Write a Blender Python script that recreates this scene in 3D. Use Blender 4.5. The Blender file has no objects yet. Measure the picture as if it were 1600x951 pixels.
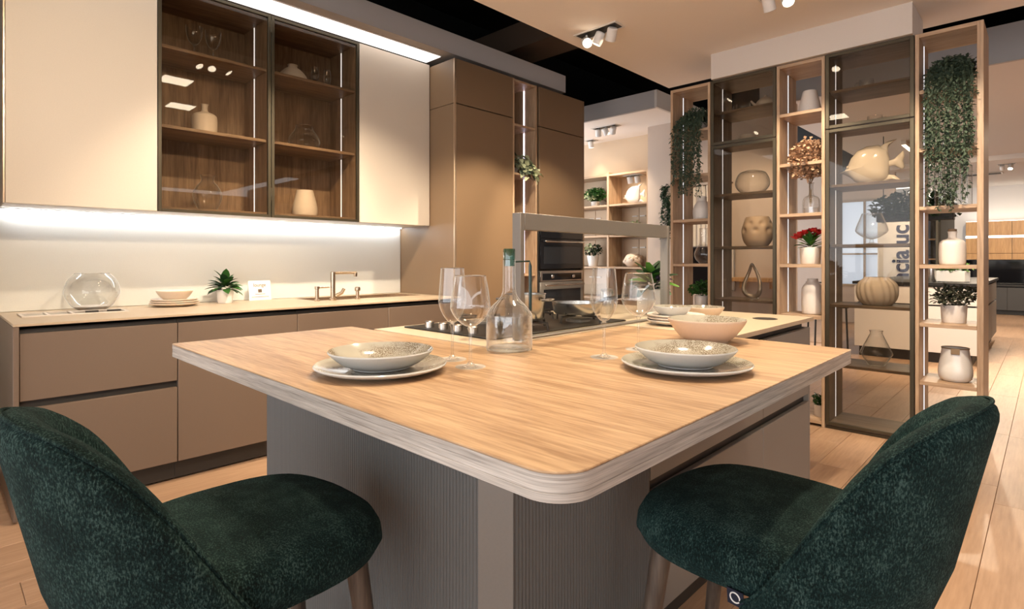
import bpy, math, random
from mathutils import Vector, Matrix
R = math.radians
C = bpy.context.scene.collection
rnd = random.Random(7)

# ------------------------------------------------------------------ camera, world, exposure
sc = bpy.context.scene
cam = bpy.data.cameras.new('camera')
cam.sensor_width = 36
cam.lens = 874 / 1600 * 36
cam.shift_y = -69.5 / 1600
cam.clip_start = 0.02
co = bpy.data.objects.new('camera', cam)
co.location = (0, 0, 1.2)
co.rotation_euler = (R(90), 0, R(43.8636))
C.objects.link(co)
sc.camera = co
sc.view_settings.view_transform = 'Standard'
sc.view_settings.look = 'None'
sc.view_settings.gamma = 1
sc.view_settings.exposure = 0.0
w = bpy.data.worlds.new('world')
sc.world = w
w.use_nodes = True
w.node_tree.nodes['Background'].inputs[0].default_value = (0.94, 0.96, 1.0, 1)
w.node_tree.nodes['Background'].inputs[1].default_value = 3.7
try:
    sc.cycles.max_bounces = 10
    sc.cycles.transparent_max_bounces = 24
    sc.cycles.caustics_reflective = False
    sc.cycles.caustics_refractive = False
    sc.cycles.sample_clamp_indirect = 6
except Exception:
    pass
WARM = (1.0, 0.82, 0.61)

# ------------------------------------------------------------------ materials
def newmat(name):
    m = bpy.data.materials.new(name)
    m.use_nodes = True
    nt = m.node_tree
    return m, nt, nt.nodes['Principled BSDF'], nt.nodes['Material Output']

def N(nt, t, **kw):
    n = nt.nodes.new(t)
    for k, v in kw.items():
        setattr(n, k, v)
    return n

def plain(name, col, rough=0.5, metal=0.0, spec=0.5, bump=0.0, bscale=200, coat=0.0):
    m, nt, p, o = newmat(name)
    p.inputs['Base Color'].default_value = (*col, 1)
    p.inputs['Roughness'].default_value = rough
    p.inputs['Metallic'].default_value = metal
    p.inputs['Specular IOR Level'].default_value = spec
    p.inputs['Coat Weight'].default_value = coat
    tc = N(nt, 'ShaderNodeTexCoord')
    nz = N(nt, 'ShaderNodeTexNoise')
    nz.inputs['Scale'].default_value = bscale
    nz.inputs['Detail'].default_value = 3
    nt.links.new(tc.outputs['Object'], nz.inputs['Vector'])
    mix = N(nt, 'ShaderNodeMix', data_type='RGBA', blend_type='MULTIPLY')
    mix.inputs[0].default_value = 0.10
    mix.inputs[6].default_value = (*col, 1)
    nt.links.new(nz.outputs['Fac'], mix.inputs[7])
    nt.links.new(mix.outputs[2], p.inputs['Base Color'])
    if bump:
        b = N(nt, 'ShaderNodeBump')
        b.inputs['Strength'].default_value = bump
        b.inputs['Distance'].default_value = 0.002
        nt.links.new(nz.outputs['Fac'], b.inputs['Height'])
        nt.links.new(b.outputs['Normal'], p.inputs['Normal'])
    return m

def wood(name, dark, light, axis='X', scale=1.0, rough=0.45, streak=1.0, rand=0.0, fine=1.0, vec=None):
    """straight oak grain running along one object axis"""
    m, nt, p, o = newmat(name)
    p.inputs['Roughness'].default_value = rough
    tc = N(nt, 'ShaderNodeTexCoord')
    mp = N(nt, 'ShaderNodeMapping')
    s = [9 * scale] * 3
    s['XYZ'.index(axis)] = 0.7 * scale
    if vec: s = list(vec)
    mp.inputs['Scale'].default_value = s
    oi = N(nt, 'ShaderNodeObjectInfo')
    if rand:
        sh = N(nt, 'ShaderNodeVectorMath', operation='SCALE')
        sh.inputs[0].default_value = (13, 17, 5)
        nt.links.new(oi.outputs['Random'], sh.inputs['Scale'])
        ad = N(nt, 'ShaderNodeVectorMath', operation='ADD')
        nt.links.new(tc.outputs['Object'], ad.inputs[0])
        nt.links.new(sh.outputs[0], ad.inputs[1])
        nt.links.new(ad.outputs[0], mp.inputs['Vector'])
    else:
        nt.links.new(tc.outputs['Object'], mp.inputs['Vector'])
    n1 = N(nt, 'ShaderNodeTexNoise')
    n1.inputs['Scale'].default_value = 1.6
    n1.inputs['Detail'].default_value = 5
    n1.inputs['Roughness'].default_value = 0.6
    n1.inputs['Distortion'].default_value = 0.5
    nt.links.new(mp.outputs[0], n1.inputs['Vector'])
    n2 = N(nt, 'ShaderNodeTexNoise')
    n2.inputs['Scale'].default_value = 9 * fine
    n2.inputs['Detail'].default_value = 4
    nt.links.new(mp.outputs[0], n2.inputs['Vector'])
    mx = N(nt, 'ShaderNodeMath', operation='MULTIPLY_ADD')
    mx.inputs[1].default_value = 0.45
    nt.links.new(n2.outputs['Fac'], mx.inputs[0])
    ms = N(nt, 'ShaderNodeMath', operation='MULTIPLY')
    ms.inputs[1].default_value = 0.55
    nt.links.new(n1.outputs['Fac'], ms.inputs[0])
    nt.links.new(ms.outputs[0], mx.inputs[2])
    cr = N(nt, 'ShaderNodeValToRGB')
    h = 0.13 / streak
    cr.color_ramp.elements[0].position = 0.5 - h
    cr.color_ramp.elements[1].position = 0.5 + h
    cr.color_ramp.elements[0].color = (*dark, 1)
    cr.color_ramp.elements[1].color = (*light, 1)
    nt.links.new(mx.outputs[0], cr.inputs[0])
    out = cr.outputs[0]
    if rand:
        hs = N(nt, 'ShaderNodeHueSaturation')
        ma = N(nt, 'ShaderNodeMath', operation='MULTIPLY_ADD')
        ma.inputs[1].default_value = rand
        ma.inputs[2].default_value = 1 - rand / 2
        nt.links.new(oi.outputs['Random'], ma.inputs[0])
        nt.links.new(ma.outputs[0], hs.inputs['Value'])
        nt.links.new(out, hs.inputs['Color'])
        out = hs.outputs[0]
    nt.links.new(out, p.inputs['Base Color'])
    b = N(nt, 'ShaderNodeBump')
    b.inputs['Strength'].default_value = 0.15
    b.inputs['Distance'].default_value = 0.001
    nt.links.new(mx.outputs[0], b.inputs['Height'])
    nt.links.new(b.outputs['Normal'], p.inputs['Normal'])
    return m

def thin_glass(name, tint=(0.97, 0.98, 0.98), base=0.05, edge=0.8, power=3.0, rough=0.0, painted_glint=0.0):
    m, nt, p, o = newmat(name)
    nt.nodes.remove(p)
    t = N(nt, 'ShaderNodeBsdfTransparent')
    t.inputs[0].default_value = (*tint, 1)
    g = N(nt, 'ShaderNodeBsdfGlossy')
    g.inputs['Roughness'].default_value = rough
    lw = N(nt, 'ShaderNodeLayerWeight')
    lw.inputs[0].default_value = 0.5
    pw = N(nt, 'ShaderNodeMath', operation='POWER')
    pw.inputs[1].default_value = power
    nt.links.new(lw.outputs['Facing'], pw.inputs[0])
    ma = N(nt, 'ShaderNodeMath', operation='MULTIPLY_ADD')
    ma.inputs[1].default_value = edge
    ma.inputs[2].default_value = base
    nt.links.new(pw.outputs[0], ma.inputs[0])
    mx = N(nt, 'ShaderNodeMixShader')
    nt.links.new(ma.outputs[0], mx.inputs[0])
    nt.links.new(t.outputs[0], mx.inputs[1])
    nt.links.new(g.outputs[0], mx.inputs[2])
    out = mx.outputs[0]
    if painted_glint:                                   # white mixed in at grazing angles, painting the bright edge highlights of glass
        d = N(nt, 'ShaderNodeBsdfTranslucent'); d.inputs[0].default_value = (.9, .92, .92, 1)
        d2 = N(nt, 'ShaderNodeBsdfDiffuse'); d2.inputs[0].default_value = (.9, .92, .92, 1)
        a = N(nt, 'ShaderNodeMixShader')
        nt.links.new(d.outputs[0], a.inputs[1]); nt.links.new(d2.outputs[0], a.inputs[2])
        pw2 = N(nt, 'ShaderNodeMath', operation='POWER'); pw2.inputs[1].default_value = power * 2.2
        nt.links.new(lw.outputs['Facing'], pw2.inputs[0])
        m2 = N(nt, 'ShaderNodeMath', operation='MULTIPLY'); m2.inputs[1].default_value = painted_glint
        nt.links.new(pw2.outputs[0], m2.inputs[0])
        b = N(nt, 'ShaderNodeMixShader')
        nt.links.new(m2.outputs[0], b.inputs[0]); nt.links.new(out, b.inputs[1]); nt.links.new(a.outputs[0], b.inputs[2])
        out = b.outputs[0]
    nt.links.new(out, o.inputs[0])
    return m

def solid_glass(name, col=(1, 1, 1), ior=1.45):
    m, nt, p, o = newmat(name)
    p.inputs['Base Color'].default_value = (*col, 1)
    p.inputs['Roughness'].default_value = 0.0
    p.inputs['IOR'].default_value = ior
    p.inputs['Transmission Weight'].default_value = 1
    return m

def emit(name, col, s):
    m, nt, p, o = newmat(name)
    p.inputs['Base Color'].default_value = (*col, 1)
    p.inputs['Emission Color'].default_value = (*col, 1)
    p.inputs['Emission Strength'].default_value = s
    return m

def velvet(name, dark, mid, light):
    m, nt, p, o = newmat(name)
    tc = N(nt, 'ShaderNodeTexCoord')
    n1 = N(nt, 'ShaderNodeTexNoise')
    n1.inputs['Scale'].default_value = 14
    n1.inputs['Detail'].default_value = 6
    n1.inputs['Roughness'].default_value = 0.65
    nt.links.new(tc.outputs['Object'], n1.inputs['Vector'])
    mp = N(nt, 'ShaderNodeMapping')
    mp.inputs['Scale'].default_value = (1.6, 1.6, 0.8)
    nt.links.new(tc.outputs['Object'], mp.inputs['Vector'])
    n2 = N(nt, 'ShaderNodeTexNoise')
    n2.inputs['Scale'].default_value = 190
    n2.inputs['Detail'].default_value = 5
    n2.inputs['Roughness'].default_value = 0.7
    nt.links.new(mp.outputs[0], n2.inputs['Vector'])
    ma = N(nt, 'ShaderNodeMath', operation='MULTIPLY_ADD')
    ma.inputs[1].default_value = 0.72
    nt.links.new(n2.outputs['Fac'], ma.inputs[0])
    mm = N(nt, 'ShaderNodeMath', operation='MULTIPLY')
    mm.inputs[1].default_value = 0.28
    nt.links.new(n1.outputs['Fac'], mm.inputs[0])
    nt.links.new(mm.outputs[0], ma.inputs[2])
    cr = N(nt, 'ShaderNodeValToRGB')
    e = cr.color_ramp.elements
    e[0].position = 0.44; e[0].color = (*dark, 1)
    e[1].position = 0.62; e[1].color = (*light, 1)
    k = e.new(0.515); k.color = (*mid, 1)
    nt.links.new(ma.outputs[0], cr.inputs[0])
    nt.links.new(cr.outputs[0], p.inputs['Base Color'])
    p.inputs['Roughness'].default_value = 0.85
    p.inputs['Specular IOR Level'].default_value = 0.15
    p.inputs['Sheen Weight'].default_value = 0.10
    p.inputs['Sheen Roughness'].default_value = 0.4
    p.inputs['Sheen Tint'].default_value = (0.25, 0.60, 0.58, 1)
    b = N(nt, 'ShaderNodeBump')
    b.inputs['Strength'].default_value = 1.0
    b.inputs['Distance'].default_value = 0.008
    nt.links.new(ma.outputs[0], b.inputs['Height'])
    nt.links.new(b.outputs['Normal'], p.inputs['Normal'])
    return m

def glaze(name):
    """pale reactive stoneware glaze with brown speckled patches"""
    m, nt, p, o = newmat(name)
    tc = N(nt, 'ShaderNodeTexCoord')
    n1 = N(nt, 'ShaderNodeTexNoise')
    n1.inputs['Scale'].default_value = 9
    n1.inputs['Detail'].default_value = 3
    nt.links.new(tc.outputs['Object'], n1.inputs['Vector'])
    v = N(nt, 'ShaderNodeTexNoise')
    v.inputs['Scale'].default_value = 420
    v.inputs['Detail'].default_value = 2
    nt.links.new(tc.outputs['Object'], v.inputs['Vector'])
    c1 = N(nt, 'ShaderNodeValToRGB')
    c1.color_ramp.elements[0].position = 0.44
    c1.color_ramp.elements[1].position = 0.56
    nt.links.new(n1.outputs['Fac'], c1.inputs[0])
    c2 = N(nt, 'ShaderNodeValToRGB')
    c2.color_ramp.elements[0].position = 0.42
    c2.color_ramp.elements[1].position = 0.56
    nt.links.new(v.outputs['Fac'], c2.inputs[0])
    mu = N(nt, 'ShaderNodeMath', operation='MULTIPLY')
    nt.links.new(c1.outputs[0], mu.inputs[0])
    nt.links.new(c2.outputs[0], mu.inputs[1])
    mx = N(nt, 'ShaderNodeMix', data_type='RGBA')
    mx.inputs[6].default_value = (0.46, 0.44, 0.37, 1)
    mx.inputs[7].default_value = (0.17, 0.13, 0.085, 1)
    nt.links.new(mu.outputs[0], mx.inputs[0])
    nt.links.new(mx.outputs[2], p.inputs['Base Color'])
    p.inputs['Roughness'].default_value = 0.15
    p.inputs['Coat Weight'].default_value = 0.3
    return m

M = {}
M['cream'] = plain('cream_lacquer', (0.70, 0.62, 0.52), 0.45)
M['taupe'] = plain('taupe_lacquer', (0.165, 0.115, 0.083), 0.5)
M['bronze'] = plain('bronze_lacquer', (0.225, 0.145, 0.082), 0.38)
M['edge'] = plain('bronze_edge_metal', (0.55, 0.42, 0.30), 0.3, 0.7)
M['recess'] = plain('dark_recess', (0.03, 0.026, 0.022), 0.5)
M['frame'] = plain('dark_bronze_metal', (0.085, 0.07, 0.045), 0.38, 0.6)
M['oak_d'] = wood('smoked_oak', (0.16, 0.105, 0.068), (0.36, 0.25, 0.165), 'Z', 1.2)
M['oak_v'] = wood('dark_smoked_oak', (0.085, 0.062, 0.044), (0.22, 0.165, 0.12), 'Z', 1.2)
M['oak_vs'] = wood('dark_smoked_oak_shelf', (0.085, 0.062, 0.044), (0.22, 0.165, 0.12), 'X', 1.2)
M['oak_l'] = wood('light_oak', (0.30, 0.19, 0.11), (0.52, 0.36, 0.23), 'Z', 1.2)
M['oak_ls'] = wood('light_oak_shelf', (0.30, 0.19, 0.11), (0.52, 0.36, 0.23), 'X', 1.2)
M['oak_ds'] = wood('smoked_oak_shelf', (0.16, 0.105, 0.068), (0.36, 0.25, 0.165), 'X', 1.2)
M['oak_dy'] = wood('smoked_oak_shelf_y', (0.16, 0.105, 0.068), (0.36, 0.25, 0.165), 'Y', 1.2)
M['oak_far'] = wood('honey_oak', (0.42, 0.22, 0.08), (0.62, 0.36, 0.15), 'Z', 1.0)
M['table'] = wood('table_oak', (0.32, 0.188, 0.098), (0.58, 0.395, 0.232), 'X', 1.6, 0.36, 1.1)
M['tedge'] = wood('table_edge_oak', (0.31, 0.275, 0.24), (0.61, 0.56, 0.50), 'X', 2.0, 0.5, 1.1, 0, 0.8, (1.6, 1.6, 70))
M['tedgey'] = wood('table_edge_oak_y', (0.31, 0.275, 0.24), (0.61, 0.56, 0.50), 'Y', 2.0, 0.5, 0.9, 0, 1.5)
M['plank'] = wood('floor_oak', (0.36, 0.215, 0.125), (0.56, 0.36, 0.23), 'Y', 1.0, 0.4, 0.6, 0.22)
M['top'] = plain('sand_worktop', (0.50, 0.385, 0.26), 0.4, bscale=60)
M['stone'] = plain('cream_stone', (0.66, 0.54, 0.39), 0.35, bscale=40)
M['grey'] = plain('stone_grey_lacquer', (0.26, 0.24, 0.215), 0.5)
M['flute'] = plain('grey_fluted_lacquer', (0.135, 0.133, 0.125), 0.45)
M['gmetal'] = plain('grey_brown_metal', (0.25, 0.23, 0.205), 0.4, 0.3)
M['white'] = plain('white_ceramic', (0.78, 0.72, 0.66), 0.5)
M['matte'] = plain('matte_pale_ceramic', (0.70, 0.63, 0.56), 0.7, bump=0.2, bscale=120)
M['gloss'] = plain('glossy_white_ceramic', (0.80, 0.77, 0.73), 0.15)
M['bisque'] = plain('bisque_ceramic', (0.72, 0.58, 0.45), 0.45)
M['wall'] = plain('white_paint', (0.74, 0.70, 0.66), 0.8)
M['ceil'] = plain('ceiling_paint', (0.90, 0.83, 0.76), 0.9)
M['bulk'] = plain('grey_bulkhead_paint', (0.40, 0.37, 0.35), 0.8)
M['bulkw'] = plain('pale_bulkhead_paint', (0.66, 0.60, 0.54), 0.85)
M['beige'] = plain('beige_paint', (0.62, 0.48, 0.34), 0.8)
M['pink'] = plain('warm_plaster', (0.60, 0.49, 0.41), 0.8)
M['black'] = plain('black_paint', (0.004, 0.004, 0.004), 0.9, spec=0.1)
M['duct'] = plain('brown_duct', (0.05, 0.028, 0.014), 0.8)
M['steel'] = plain('brushed_steel', (0.62, 0.59, 0.55), 0.22, 1.0)
M['bsteel'] = plain('champagne_steel', (0.55, 0.44, 0.33), 0.25, 1.0)
M['blackglass'] = plain('black_glass', (0.008, 0.008, 0.010), 0.06)
M['black_iron'] = plain('black_iron', (0.012, 0.011, 0.010), 0.45)
M['dark_win'] = plain('oven_window', (0.020, 0.022, 0.026), 0.08)
M['spotw'] = plain('white_spot_metal', (0.75, 0.72, 0.68), 0.4)
M['lens'] = emit('spot_lens', (1.0, 0.86, 0.66), 26)
M['led'] = emit('cool_led', (0.92, 0.93, 1.0), 1.5)
M['led_v'] = emit('violet_white_led', (0.86, 0.80, 1.0), 4.0)
M['led_u'] = emit('under_cabinet_led', (0.93, 0.96, 1.0), 26)
M['led_t'] = emit('top_led', (1.0, 0.97, 0.94), 1.6)
M['led_w'] = emit('warm_white_led', (1.0, 0.93, 0.82), 6)
M['splash'] = plain('white_back_painted_glass', (0.74, 0.74, 0.70), 0.12, coat=0.4)
M['glass'] = thin_glass('clear_glass', (.985, .985, .98), .11, .8, 2.2, .03, .75)
M['glass2'] = thin_glass('clear_vase_glass', (.975, .98, .975), .07, .75, 1.8, .04, .95)
M['pane'] = thin_glass('smoked_pane', (0.86, 0.82, 0.76), 0.025, 0.5, 5)
M['pane_d'] = thin_glass('bronze_pane', (0.80, 0.76, 0.70), 0.025, 0.5, 5)
M['panec'] = thin_glass('clear_pane', (0.97, 0.98, 0.975), 0.015, 0.5, 5)
M['stem'] = solid_glass('solid_glass')
M['teal_glass'] = thin_glass('teal_glass', (0.22, 0.50, 0.45), 0.1, 0.7, 2)
M['velvet'] = velvet('green_velvet', (0.0012, 0.0045, 0.0042), (0.006, 0.023, 0.021), (0.068, 0.118, 0.104))
M['legwood'] = wood('dark_leg_wood', (0.055, 0.038, 0.028), (0.13, 0.095, 0.07), 'Z', 2)
M['glaze'] = glaze('reactive_glaze')
M['glazeb'] = plain('pale_grey_glaze', (0.58, 0.59, 0.575), 0.2)
M['leaf'] = plain('green_leaf', (0.035, 0.12, 0.022), 0.45, bscale=20)
M['leafd'] = plain('dark_green_leaf', (0.012, 0.042, 0.014), 0.5, bscale=20)
M['leafv'] = plain('grey_green_leaf', (0.060, 0.090, 0.055), 0.6, bscale=20)
M['leafp'] = plain('pale_cream_green_leaf', (0.42, 0.46, 0.28), 0.5, bscale=20)
M['leafb'] = plain('brown_green_leaf', (0.055, 0.060, 0.038), 0.5, bscale=20)
M['leafl'] = plain('light_green_leaf', (0.12, 0.28, 0.04), 0.4, bscale=20)
M['dried'] = plain('dried_petal', (0.52, 0.33, 0.20), 0.8, bscale=20)
M['red'] = plain('red_petal', (0.55, 0.015, 0.02), 0.5, bscale=20)
M['purple'] = plain('purple_petal', (0.10, 0.05, 0.13), 0.6, bscale=20)
M['ink'] = plain('brown_ink', (0.14, 0.10, 0.07), 0.6)
M['signink'] = plain('navy_sign_letter', (0.02, 0.02, 0.07), 0.4)
M['paper'] = plain('white_card', (0.85, 0.83, 0.80), 0.6)
M['navy'] = plain('navy_cloth', (0.005, 0.007, 0.022), 0.7)
M['rope'] = plain('brown_strap', (0.28, 0.19, 0.11), 0.7)
M['silver'] = plain('hammered_silver', (0.55, 0.50, 0.45), 0.3, 0.8)
M['daylight'] = emit('daylit_window', (0.55, 0.68, 0.90), 0.9)
M['soil'] = plain('dark_soil', (0.02, 0.014, 0.01), 0.9)

# ------------------------------------------------------------------ mesh helpers
class MB:
    def __init__(s):
        s.v = []; s.f = []
    def add(s, vs, fs):
        o = len(s.v)
        s.v += [tuple(v) for v in vs]
        s.f += [tuple(i + o for i in f) for f in fs]
        return s
    def box(s, x0, x1, y0, y1, z0, z1, b=0.0):
        if x0 > x1: x0, x1 = x1, x0
        if y0 > y1: y0, y1 = y1, y0
        if z0 > z1: z0, z1 = z1, z0
        lim = 0.45 * min(x1 - x0, y1 - y0, z1 - z0)
        b = min(b, lim)
        if b <= 0:
            v = [(x, y, z) for z in (z0, z1) for y in (y0, y1) for x in (x0, x1)]
            return s.add(v, [(0, 2, 3, 1), (4, 5, 7, 6), (0, 1, 5, 4), (2, 6, 7, 3), (0, 4, 6, 2), (1, 3, 7, 5)])
        X = ((x0, x0 + b), (x1, x1 - b)); Y = ((y0, y0 + b), (y1, y1 - b)); Z = ((z0, z0 + b), (z1, z1 - b))
        v = []; idx = {}
        for i in (0, 1):
            for j in (0, 1):
                for k in (0, 1):
                    for a in range(3):
                        idx[(i, j, k, a)] = len(v)
                        v.append((X[i][0 if a == 0 else 1], Y[j][0 if a == 1 else 1], Z[k][0 if a == 2 else 1]))
        f = []
        for i in (0, 1):
            f.append([idx[(i, j, k, 0)] for j, k in ((0, 0), (1, 0), (1, 1), (0, 1))])
            f.append([idx[(j, i, k, 1)] for j, k in ((0, 0), (1, 0), (1, 1), (0, 1))])
            f.append([idx[(j, k, i, 2)] for j, k in ((0, 0), (1, 0), (1, 1), (0, 1))])
        for j in (0, 1):
            for k in (0, 1):
                f.append([idx[(0, j, k, 1)], idx[(1, j, k, 1)], idx[(1, j, k, 2)], idx[(0, j, k, 2)]])
                f.append([idx[(j, 0, k, 0)], idx[(j, 1, k, 0)], idx[(j, 1, k, 2)], idx[(j, 0, k, 2)]])
                f.append([idx[(j, k, 0, 0)], idx[(j, k, 1, 0)], idx[(j, k, 1, 1)], idx[(j, k, 0, 1)]])
        for i in (0, 1):
            for j in (0, 1):
                for k in (0, 1):
                    f.append([idx[(i, j, k, a)] for a in range(3)])
        return s.add(v, f)
    def lathe(s, prof, n=32, cx=0, cy=0, cz=0):
        vs = []; fs = []; rows = []
        for r, z in prof:
            if r < 1e-6:
                rows.append([len(vs)]); vs.append((cx, cy, cz + z))
            else:
                rows.append(list(range(len(vs), len(vs) + n)))
                for i in range(n):
                    a = 2 * math.pi * i / n
                    vs.append((cx + r * math.cos(a), cy + r * math.sin(a), cz + z))
        for a, b in zip(rows, rows[1:]):
            if len(a) == 1 and len(b) == 1: continue
            for i in range(n):
                j = (i + 1) % n
                if len(a) == 1: fs.append((a[0], b[j], b[i]))
                elif len(b) == 1: fs.append((a[i], a[j], b[0]))
                else: fs.append((a[i], a[j], b[j], b[i]))
        return s.add(vs, fs)
    def tube(s, pts, r, n=8, cap=True):
        pts = [Vector(p) for p in pts]
        rs = r if isinstance(r, (list, tuple)) else [r] * len(pts)
        vs = []; fs = []; up = None
        for i, p in enumerate(pts):
            d = (pts[min(i + 1, len(pts) - 1)] - pts[max(i - 1, 0)])
            d = d.normalized() if d.length > 1e-9 else Vector((0, 0, 1))
            if up is None:
                up = Vector((0, 0, 1)) if abs(d.z) < 0.9 else Vector((1, 0, 0))
            sx = d.cross(up)
            if sx.length < 1e-5: sx = d.cross(Vector((0, 1, 0.01)))
            sx.normalize(); sy = sx.cross(d); up = sy
            for k in range(n):
                a = 2 * math.pi * k / n
                vs.append(p + sx * (rs[i] * math.cos(a)) + sy * (rs[i] * math.sin(a)))
        for i in range(len(pts) - 1):
            for k in range(n):
                k2 = (k + 1) % n
                fs.append((i * n + k, i * n + k2, (i + 1) * n + k2, (i + 1) * n + k))
        if cap:
            fs.append(tuple(range(n))[::-1]); fs.append(tuple((len(pts) - 1) * n + k for k in range(n)))
        return s.add(vs, fs)
    def prism(s, poly, z0, z1, b=0.0):
        """polygon (ccw) extruded in z, optional top/bottom chamfer b"""
        n = len(poly)
        def inset(d):
            out = []
            for i in range(n):
                p0 = Vector(poly[i - 1]).to_2d(); p = Vector(poly[i]).to_2d(); p1 = Vector(poly[(i + 1) % n]).to_2d()
                e0 = (p - p0).normalized(); e1 = (p1 - p).normalized()
                n0 = Vector((-e0.y, e0.x)); n1 = Vector((-e1.y, e1.x))
                bis = n0 + n1
                k = d / max(0.3, (1 + n0.dot(n1)) / 1)
                out.append(p + bis * k)
            return out
        rings = []
        if b > 0:
            rings = [(inset(b), z0), (poly, z0 + b), (poly, z1 - b), (inset(b), z1)]
        else:
            rings = [(poly, z0), (poly, z1)]
        vs = []; fs = []
        for pl, z in rings:
            vs += [(p[0], p[1], z) for p in pl]
        for k in range(len(rings) - 1):
            for i in range(n):
                j = (i + 1) % n
                fs.append((k * n + i, k * n + j, (k + 1) * n + j, (k + 1) * n + i))
        fs.append(tuple(range(n))[::-1]); fs.append(tuple((len(rings) - 1) * n + i for i in range(n)))
        return s.add(vs, fs)
    def grid(s, rows, closed=False):
        n = len(rows[0]); vs = [p for r in rows for p in r]; fs = []
        for i in range(len(rows) - 1):
            for k in range(n if closed else n - 1):
                k2 = (k + 1) % n
                fs.append((i * n + k, i * n + k2, (i + 1) * n + k2, (i + 1) * n + k))
        return s.add(vs, fs)
    def xf(s, mat):
        s.v = [tuple(mat @ Vector(v)) for v in s.v]
        return s
    def mesh(s, name, mat, smooth=True, ang=40):
        me = bpy.data.meshes.new(name)
        me.from_pydata(s.v, [], s.f)
        import bmesh
        bm = bmesh.new(); bm.from_mesh(me)
        bmesh.ops.recalc_face_normals(bm, faces=bm.faces)
        bm.to_mesh(me); bm.free()
        me.materials.append(mat)
        if smooth:
            me.shade_smooth()
            me.set_sharp_from_angle(angle=R(ang))
        return me
    def build(s, name, mat, parent=None, smooth=True, ang=40):
        o = bpy.data.objects.new(name, s.mesh(name, mat, smooth, ang))
        C.objects.link(o)
        if parent is not None: o.parent = parent
        return o

def BX(*a, b=0.0015):
    return MB().box(*a, b)

def thing(name, label, cat, loc=(0, 0, 0), rz=0.0, group=None):
    o = bpy.data.objects.new(name, None)
    o.empty_display_size = 0.05
    o.location = loc; o.rotation_euler = (0, 0, rz)
    C.objects.link(o)
    return tag(o, label, cat, group)

def tag(o, label, cat, group=None):
    o['label'] = label; o['category'] = cat
    if group: o['group'] = group
    return o

def struct(name, mb, mat, parent=None):
    o = mb.build(name, mat, parent)
    o['kind'] = 'structure'
    return o

def stuff(o):
    o['kind'] = 'stuff'; return o

def at(o, loc):
    o.location = loc; return o

# world-space box as a child of a thing that sits at loc
def wbox(t, name, mat, x0, x1, y0, y1, z0, z1, b=0.0015):
    l = t.location
    return BX(x0 - l.x, x1 - l.x, y0 - l.y, y1 - l.y, z0 - l.z, z1 - l.z, b=b).build(name, mat, t)

# ------------------------------------------------------------------ lamps
def spot_lamp(loc, target, power, size=50, blend=0.5, col=WARM, rad=0.03, parent=None):
    l = bpy.data.lights.new('spot_beam', 'SPOT')
    l.energy = power * 1.3; l.color = col; l.spot_size = R(size); l.spot_blend = blend
    l.shadow_soft_size = rad
    o = bpy.data.objects.new('spot_beam', l)
    o.location = loc
    d = Vector(target) - Vector(loc)
    o.rotation_euler = d.to_track_quat('-Z', 'Y').to_euler()
    C.objects.link(o)
    return o

def spot_unit(label, x, y, z, heads, axis='X', group=None, plate=True):
    """recessed plate with swivelling cylinder heads; heads = (offset, target, power, cone, blend)"""
    n = len(heads)
    t = thing('ceiling_spotlight', label, 'spotlight', (x, y, z), 0 if axis == 'X' else R(90), group)
    w = 0.11 * n / 2
    f = MB()
    f.box(-w - .02, w + .02, -.065, -.052, -.006, .0); f.box(-w - .02, w + .02, .052, .065, -.006, 0)
    f.box(-w - .02, -w - .007, -.052, .052, -.006, 0); f.box(w + .007, w + .02, -.052, .052, -.006, 0)
    f.build('mounting_frame', M['spotw'], t)
    BX(-w - .007, w + .007, -.052, .052, -.003, -.0005, b=0).build('recess_plate', M['black_iron'], t)
    for i, (tg, pw, cone, bl) in enumerate(heads):
        ox = (i - (n - 1) / 2) * 0.11
        rot = Matrix.Rotation(0 if axis == 'X' else R(90), 3, 'Z')
        hl = rot @ Vector((ox, 0, -0.055))
        hw = Vector((x, y, z)) + hl
        d = (Vector(tg) - hw).normalized()
        dl = rot.inverted() @ d
        q = dl.to_track_quat('-Z', 'Y').to_matrix().to_4x4()
        T = Matrix.Translation((ox, 0, -0.055)) @ q
        hd = MB().lathe([(0, .045), (.030, .045), (.037, .038), (.037, -.045), (.033, -.047), (.031, -.040), (.0, -.040)], 20).xf(T).build('lamp_head', M['spotw'], t)
        MB().lathe([(0, -.041), (.030, -.041), (.030, -.0425), (0, -.0425)], 20).xf(T).build('lens', M['lens'], hd)
        MB().tube([(ox, 0, -.002), (ox, 0, -.03)], .008, 8).build('swivel', M['spotw'], t)
        if pw:
            spot_lamp(hw + d * 0.05, tg, pw, cone, bl)
    return t

# ------------------------------------------------------------------ ceiling lamps
CZ = 2.87
GS = 'ceiling spotlights over the kitchen'
spot_unit('triple white ceiling spotlight nearest the tall bronze cabinets, one head facing out', -2.37, 3.38, CZ,
          [((0.2, 0.6, 0.9), 0, 40, .5), ((-3.49, 3.20, 0.75), 150, 62, .55), ((-3.49, 4.30, 0.8), 150, 62, .55)], 'X', GS)
spot_unit('pair of white ceiling spotlights in front of the open oak shelves', -1.22, 3.66, CZ,
          [((-1.25, 4.6, 1.3), 110, 60, .6), ((-0.5, 2.6, 0.9), 80, 70, .6)], 'X', GS)
spot_unit('triple white ceiling spotlight in front of the glazed wall cabinets', -2.62, 1.62, CZ,
          [((-3.7, 2.3, 0.9), 130, 75, .6), ((-4.0, 1.5, 0.9), 130, 75, .6), ((-3.5, 3.2, 0.6), 60, 60, .6)], 'Y', GS)
spot_unit('pair of white ceiling spotlights near the plant-topped oak shelf', -0.33, 3.10, CZ,
          [((-0.4, 4.6, 1.2), 110, 60, .6), ((-0.9, 4.6, 0.9), 70, 60, .6)], 'X', GS)
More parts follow.
